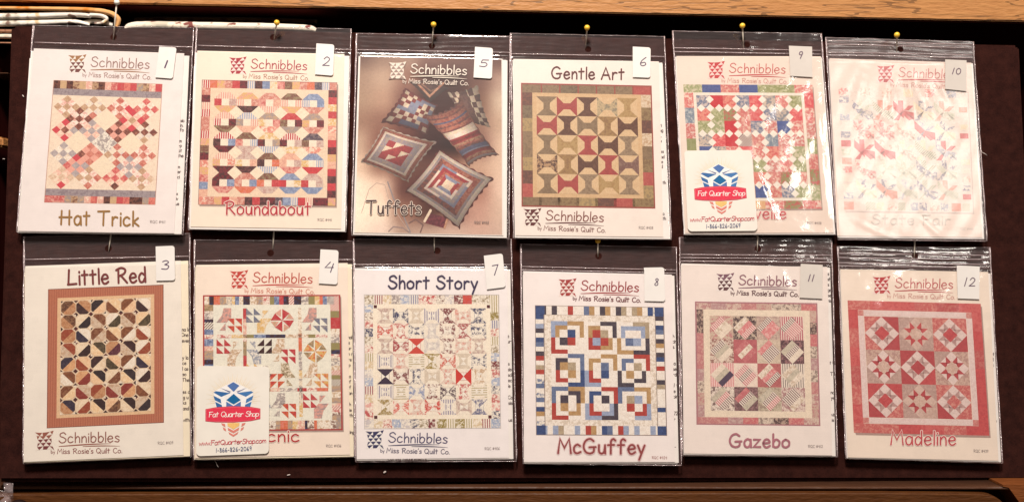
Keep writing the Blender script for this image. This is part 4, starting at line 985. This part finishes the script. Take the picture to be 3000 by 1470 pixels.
pin(12, (463,14), (460,128), .0040, Y, 'pin above the red Madeline packet, the lower right one', 'yellow')

# ------------------------------------------------------------ felt board
TH = .012
bq = [(29,73),(2990,130),(3052,1409),(-14,1411)]
bp = [on(BOARD, x, y, 0) for x, y in bq]
bc = sum(bp)/4
FB = BOARD.copy(); FB[:3,3] = BOARD[:3,:3]@np.array([bc[0], bp[3][1], 0])
be = empty('display_board', FB, 'large dark brown felt covered board holding all the pattern packets', 'board')
off = np.array([bc[0], bp[3][1], 0])
P = [p-off for p in bp]
import bmesh
bm = bmesh.new()
vf = [bm.verts.new(tuple(p)) for p in P]; vb = [bm.verts.new((p[0], p[1], -TH)) for p in P]
bm.faces.new(vf[::-1]); bm.faces.new(vb)
for i in range(4): bm.faces.new([vf[i], vf[(i+1)%4], vb[(i+1)%4], vb[i]])
bmesh.ops.recalc_face_normals(bm, faces=bm.faces)
bmesh.ops.bevel(bm, geom=list(bm.edges), offset=.0035, segments=4, affect='EDGES')
me = bpy.data.meshes.new('felt_cover'); bm.to_mesh(me); bm.free(); me.materials.append(M_FELT)
link(bpy.data.objects.new('felt_cover', me), be)

# lint on the felt
M_LINT = m_plain('lint_white', (230,214,204), .9, .1)
def lint(px, py, px2, py2, label, r=.0005, h=.0008):
    a = on(BOARD, px, py, h); b = on(BOARD, px2, py2, h); base = BOARD.copy(); base[:3,3] = BOARD[:3,:3]@a
    n = 5; pts = [(b-a)*k/n+np.array([0, 0, .0004*math.sin(k*2.2)]) for k in range(n+1)]
    o = tube('lint_fibre', pts, [r*(.5+.5*math.sin(math.pi*(k+.5)/(n+1))) for k in range(n+1)], M_LINT, None, 6)
    o.matrix_world = Matrix([list(map(float, r_)) for r_ in base]); o['label'] = label; o['category'] = 'lint'; o['group'] = 'bits of lint on the felt'
lint(66,279,70,285,'white lint speck on the felt left of packet 1')
lint(841,1391,850,1389,'short pale lint bit on the felt below packet 4')
lint(1124,1384,1130,1380,'round white lint speck on the felt below packet 7', .0009)
lint(8,466,14,466,'tiny pale lint speck at the far left edge of the felt', .0004)
lint(2868,440,2893,456,'fine curved pale thread sticking out right of packet 10', .00030, .004)
lint(628,1345,640,1368,'brown wisp of thread hanging below packet 4', .00030, .003)

# ------------------------------------------------------------ shelf furniture around the board
yw = lambda px, py, y: tuple(wy(px, py, y))
def F4(o): return Matrix([list(map(float, r)) for r in o])
# world slope of the furniture in the picture: edges drop ~1.2 degrees to the right
ROLL = math.radians(1.15)
def plank(name, px0, py0, px1, py1, y0, y1, m, label=None, cat=None, st=False, bev=.002, roll=ROLL, parent=None):
    """board whose front face fills (px0,py0)-(px1,py1) on the plane y0 and runs back to y1, turned by roll about its front left bottom"""
    a = wy(px0, py1, y0); b = wy(px1, py0, y0)
    o = box(name, (0,0,0), (b[0]-a[0], y1-y0, b[2]-a[2]), m, parent, bev)
    o.location = a; o.rotation_euler = (0, roll, 0)
    if label: o['label'] = label; o['category'] = cat
    if st: o['kind'] = 'structure'
    return o
plank('shelf_plank', -500, -260, 3500, -6.5, .075, .34, M_WOODL, 'scratched light wood shelf plank running along the top of the picture', 'shelf', bev=.0012)
plank('underside_shade', -500, -20, 3500, -5, .05, .36, M_VOID, st=True, bev=0, roll=ROLL)  # added dark sheet under the plank, standing in for its shade
bpy.data.objects['underside_shade'].location = (wy(-500, -6.5, .075)[0], .0775, wy(-500, -6.5, .075)[2]-.0016); bpy.data.objects['underside_shade'].scale = (1, 1, .02)
plank('cabinet_back', -700, -400, 3700, 2200, .36, .38, M_VOID, st=True, roll=0, bev=0)
plank('cabinet_floor', -700, 1480, 3700, 1500, .030, .36, M_VOID, st=True, roll=0, bev=0)
# rail the board stands on, with rounded front lip
def rail():
    n = 14; prof = []
    # cross-section (y,z): flat top, rounded nose, back under
    for k in range(n+1):
        a = math.pi*k/n; prof.append((-.0022*math.sin(a)-.006, .0015*math.cos(a)))
    prof = [(.03, .0015)]+prof+[(.03, -.0015)]
    a = wy(-300, 1422, -.0280); b = wy(2950, 1423, -.0280)
    pts = [a+(b-a)*k/40 for k in range(41)]
    V = []; F = []
    for p in pts:
        for y, z in prof: V.append((p[0]-a[0], y, p[2]-a[2]+z))
    m = len(prof)
    for i in range(40):
        for k in range(m): F.append([i*m+k, i*m+(k+1)%m, (i+1)*m+(k+1)%m, (i+1)*m+k])
    F += [list(range(m)), list(range(40*m, 41*m))[::-1]]
    o = mesh('wooden_rail', V, F, M_RAIL, None, True); o.location = a+np.array([0, 0, 0])
    o['label'] = 'thin brown wooden lip running under the felt board'; o['category'] = 'rail'
rail()
# drawer front with rounded upper right corner, and the frame post at the right
def drawer():
    y = -.041; P = [(-300,1447),(900,1444),(1700,1443),(2560,1442),(2800,1444)]
    for k in range(9):
        a = math.pi/2*k/8; P.append((2880+72*math.sin(a), 1506-60*math.cos(a)))
    P += [(2990,1560),(3000,1700),(-300,1700)]
    o0 = wy(-300, 1700, y); V = []
    pts = [wy(x, yy, y)-o0 for x, yy in P]
    n = len(pts); V = [tuple(p) for p in pts]+[(p[0], .03, p[2]) for p in pts]
    F = [list(range(n))[::-1], list(range(n, 2*n))]+[[i, (i+1)%n, (i+1)%n+n, i+n] for i in range(n)]
    import bmesh
    me = bpy.data.meshes.new('drawer_front'); me.from_pydata(V, [], F); me.materials.append(M_WOODD)
    bm = bmesh.new(); bm.from_mesh(me); bmesh.ops.recalc_face_normals(bm, faces=bm.faces)
    bmesh.ops.bevel(bm, geom=[e for e in bm.edges if abs(e.verts[0].co.y) < 1e-6 and abs(e.verts[1].co.y) < 1e-6], offset=.0012, segments=3, affect='EDGES')
    bm.to_mesh(me); bm.free()
    o = link(bpy.data.objects.new('drawer_front', me)); o.location = o0
    o['label'] = 'brown wooden drawer front with a rounded corner along the bottom edge'; o['category'] = 'drawer front'
drawer()
def post():
    y = -.0370; P = [(2938,1418),(3300,1420),(3300,1700),(3080,1700),(3010,1510),(2985,1468),(2965,1440),(2955,1427),(2938,1424)]
    o0 = wy(3080, 1700, y); pts = [wy(x, yy, y)-o0 for x, yy in P]
    n = len(pts); V = [tuple(p) for p in pts]+[(p[0], .04, p[2]) for p in pts]
    F = [list(range(n))[::-1], list(range(n, 2*n))]+[[i, (i+1)%n, (i+1)%n+n, i+n] for i in range(n)]
    o = mesh('frame_post', V, F, m_wood('post_wood', (110,58,24), (146,84,42), 0)); o.location = o0
    o['label'] = 'lighter brown wooden frame corner at the lower right beside the drawer'; o['category'] = 'frame'
post()
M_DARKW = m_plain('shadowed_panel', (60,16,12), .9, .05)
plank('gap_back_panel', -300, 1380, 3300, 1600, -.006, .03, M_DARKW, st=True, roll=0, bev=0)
# shelf upright and small things at the far left
plank('side_upright', -420, 60, -10, 1500, .08, .35, M_VOID, st=True, roll=0)
plank('wooden_peg', -30, 401, 7, 430, .06, .10, M_WOODL, 'small light wooden block at the left edge beside the board', 'wooden block', roll=0)
plank('shelf_strip', -60, 213, 24, 217, .06, .12, M_RAIL, 'thin dark shelf strip at the left edge below the folded cloths', 'shelf strip', roll=0, bev=.0005)

# folded cloths on the shelf, upper left
def cloth_mat(name, base, spots, scale=60, thr=.57, stripes=None):
    t = NT(name); v = t.obj()
    n = t.noise(scale, 3, v, .6)
    col = c4(base)
    for k, sc_ in enumerate(spots):
        n = t.noise(scale*(1+.6*k), 2, t.n('ShaderNodeMapping', {'Vector':v, 'Location':(k*3.3, k*1.7, 0)}).outputs[0], .6)
        col = t.mix(t.ramp(n, thr, thr+.05), col, c4(sc_))
    weave = t.noise(900, 2, v)
    return t.pbr(col, .85, .1, t.math('ADD', t.noise(80, 3, v), t.math('MULTIPLY', weave, .3)), .6, .002, **{'Sheen Weight':.1})
def fold(name, pts, thick, y0, y1, m, parent=None, n=10):
    """a folded layer: a rounded band whose front edge follows pts (pixels) and that runs back on the shelf"""
    P = catmull([np.array(p, float) for p in pts], 6); V = []; F = []; rnd = random.Random(len(pts)*7+int(pts[0][1]))
    th = [np.interp(i/(len(P)-1), np.linspace(0, 1, len(thick)), thick) for i in range(len(P))]
    org = wy(P[0][0], P[0][1], y0)
    for i, p in enumerate(P):
        d = P[min(i+1, len(P)-1)]-P[max(i-1, 0)]; d = d/np.linalg.norm(d); nn = np.array([-d[1], d[0]])
        for k in range(n+1):
            a = math.pi*k/n; r = th[i]/2
            q = p+nn*r*math.cos(a)*(1+rnd.uniform(-.06, .06)); yy = y0-.004*math.sin(a)+.004
            V.append(wy(q[0], q[1], yy)-org)
        q = p-nn*th[i]/2; V.append(wy(q[0], q[1], y1)-org)
        q = p+nn*th[i]/2; V.append(wy(q[0], q[1], y1)-org)
    m_ = n+3
    for i in range(len(P)-1):
        for k in range(m_): F.append([i*m_+k, i*m_+(k+1)%m_, (i+1)*m_+(k+1)%m_, (i+1)*m_+k])
    F += [list(range(m_)), list(range((len(P)-1)*m_, len(P)*m_))[::-1]]
    o = mesh(name, V, F, m, parent, True)
    if parent is None: o.location = org
    else: o.location = org-np.array(parent['_o'])
    return o
def cloth(name, label, at, parts, group='folded cloths on the shelf behind the board'):
    o0 = wy(*at); e = bpy.data.objects.new(name, None); e.empty_display_size = .01; C.objects.link(e); e.location = o0
    e['label'] = label; e['category'] = 'folded fabric'; e['group'] = group; e['_o'] = [float(v) for v in o0]
    for p in parts: fold('folded_layer', *p, parent=e)
    del e['_o']
Mw = cloth_mat('white_print_cotton', (246,236,222), [(214,206,188),(228,196,150),(140,112,98)], 30, .56)
Mw2 = cloth_mat('ivory_print_cotton', (228,214,194), [(200,180,158),(190,196,176)], 30, .60)
Mo = cloth_mat('ochre_cotton', (216,150,84), [(200,116,30),(226,170,110)], 22, .52)
Mf = cloth_mat('floral_print_cotton', (240,228,206), [(206,196,176),(132,76,70)], 42, .56)
Mg = cloth_mat('dark_green_print', (62,44,26), [(44,20,16)], 60, .5)
Ml = cloth_mat('tan_linen', (168,120,92), [(130,84,64)], 90, .5)
cloth('ochre_fabric', 'ochre orange cloth folded over the top of the white stack at upper left', (0,30,.045),
      [([(-120,24),(60,25),(180,27),(262,30),(318,38),(345,56),(342,78)], [10,11,12,14,15,17,12], .058, .13, Mo)])
cloth('white_print_fabric', 'white printed cloth folded in thick rolls under the ochre one', (0,60,.045),
      [([(-120,50),(40,48),(120,46),(210,42),(250,44),(268,50)], [18,19,19,20,17,10], .060, .13, Mw),
       ([(262,44),(296,46),(312,56),(300,68),(276,70)], [14,15,13,12,7], .059, .13, Mw),
       ([(-120,72),(40,68),(130,66),(215,64),(262,74)], [20,20,19,16,8], .062, .13, Mw),
       ([(225,70),(280,64),(330,74)], [10,14,16], .065, .13, Mw)])
cloth('tan_linen_fabric', 'tan and cream cloths at the bottom of the stack left of the board corner', (0,96,.045),
      [([(-120,92),(-30,91),(40,92)], [12,12,12], .065, .13, Ml), ([(-120,108),(-30,107),(40,108)], [13,14,14], .063, .13, Mw2), ([(-120,124),(-30,126),(40,127)], [6,6,6], .065, .13, Ml)])
cloth('floral_fabric', 'floral cream cloth with maroon flowers showing over the board top between packets 1 and 2', (370,75,.05),
      [([(366,84),(386,77),(450,74),(560,76),(690,78),(800,80),(900,84),(925,90)], [8,22,22,22,22,22,20,14], .062, .15, Mf)])
cloth('dark_green_fabric', 'dark green cloth lying in shadow on top of the floral one', (380,60,.07),
      [([(392,58),(480,56),(650,57),(800,59),(930,64)], [10,12,13,13,12], .10, .18, Mg)])

# clear plastic bag corner and dark object, lower left
def scrap():
    y = -.056; P = [(-60,1406),(0,1409),(30,1412),(42,1420),(41,1448),(36,1475),(30,1500),(-60,1500)]
    o0 = wy(0, 1470, y); nx, ny = 16, 18; V = []
    for j in range(ny+1):
        for i in range(nx+1):
            u, v = i/nx, j/ny
            x = -60+(100-2*math.sin(v*9)-8*v*v)*u; yy = 1408+6*u*(1-v)+(100)*v
            V.append(wy(x, yy, y+.004*math.sin(u*9+v*7)+.003*math.sin(v*15-u*6))-o0)
    F = [[j*(nx+1)+i, (j+1)*(nx+1)+i, (j+1)*(nx+1)+i+1, j*(nx+1)+i+1] for j in range(ny) for i in range(nx)]
    o = mesh('plastic_bag', V, F, m_film('grey_plastic_film', .16, 2.5, .12, 60, .7), None, True); o.location = o0
    o['label'] = 'crumpled clear plastic bag corner at the lower left edge'; o['category'] = 'plastic bag'
    o = ball('bin_foot', (0,0,0), .0065, m_plain('black_plastic', (36,20,18), .5, .3)); o.location = wy(54, 1484, -.060); o.scale = (1.4, 1, 1)
    o['label'] = 'dark rounded foot cut off by the bottom edge at lower left'; o['category'] = 'foot'
scrap()
SC.cycles.transparent_max_bounces = 16
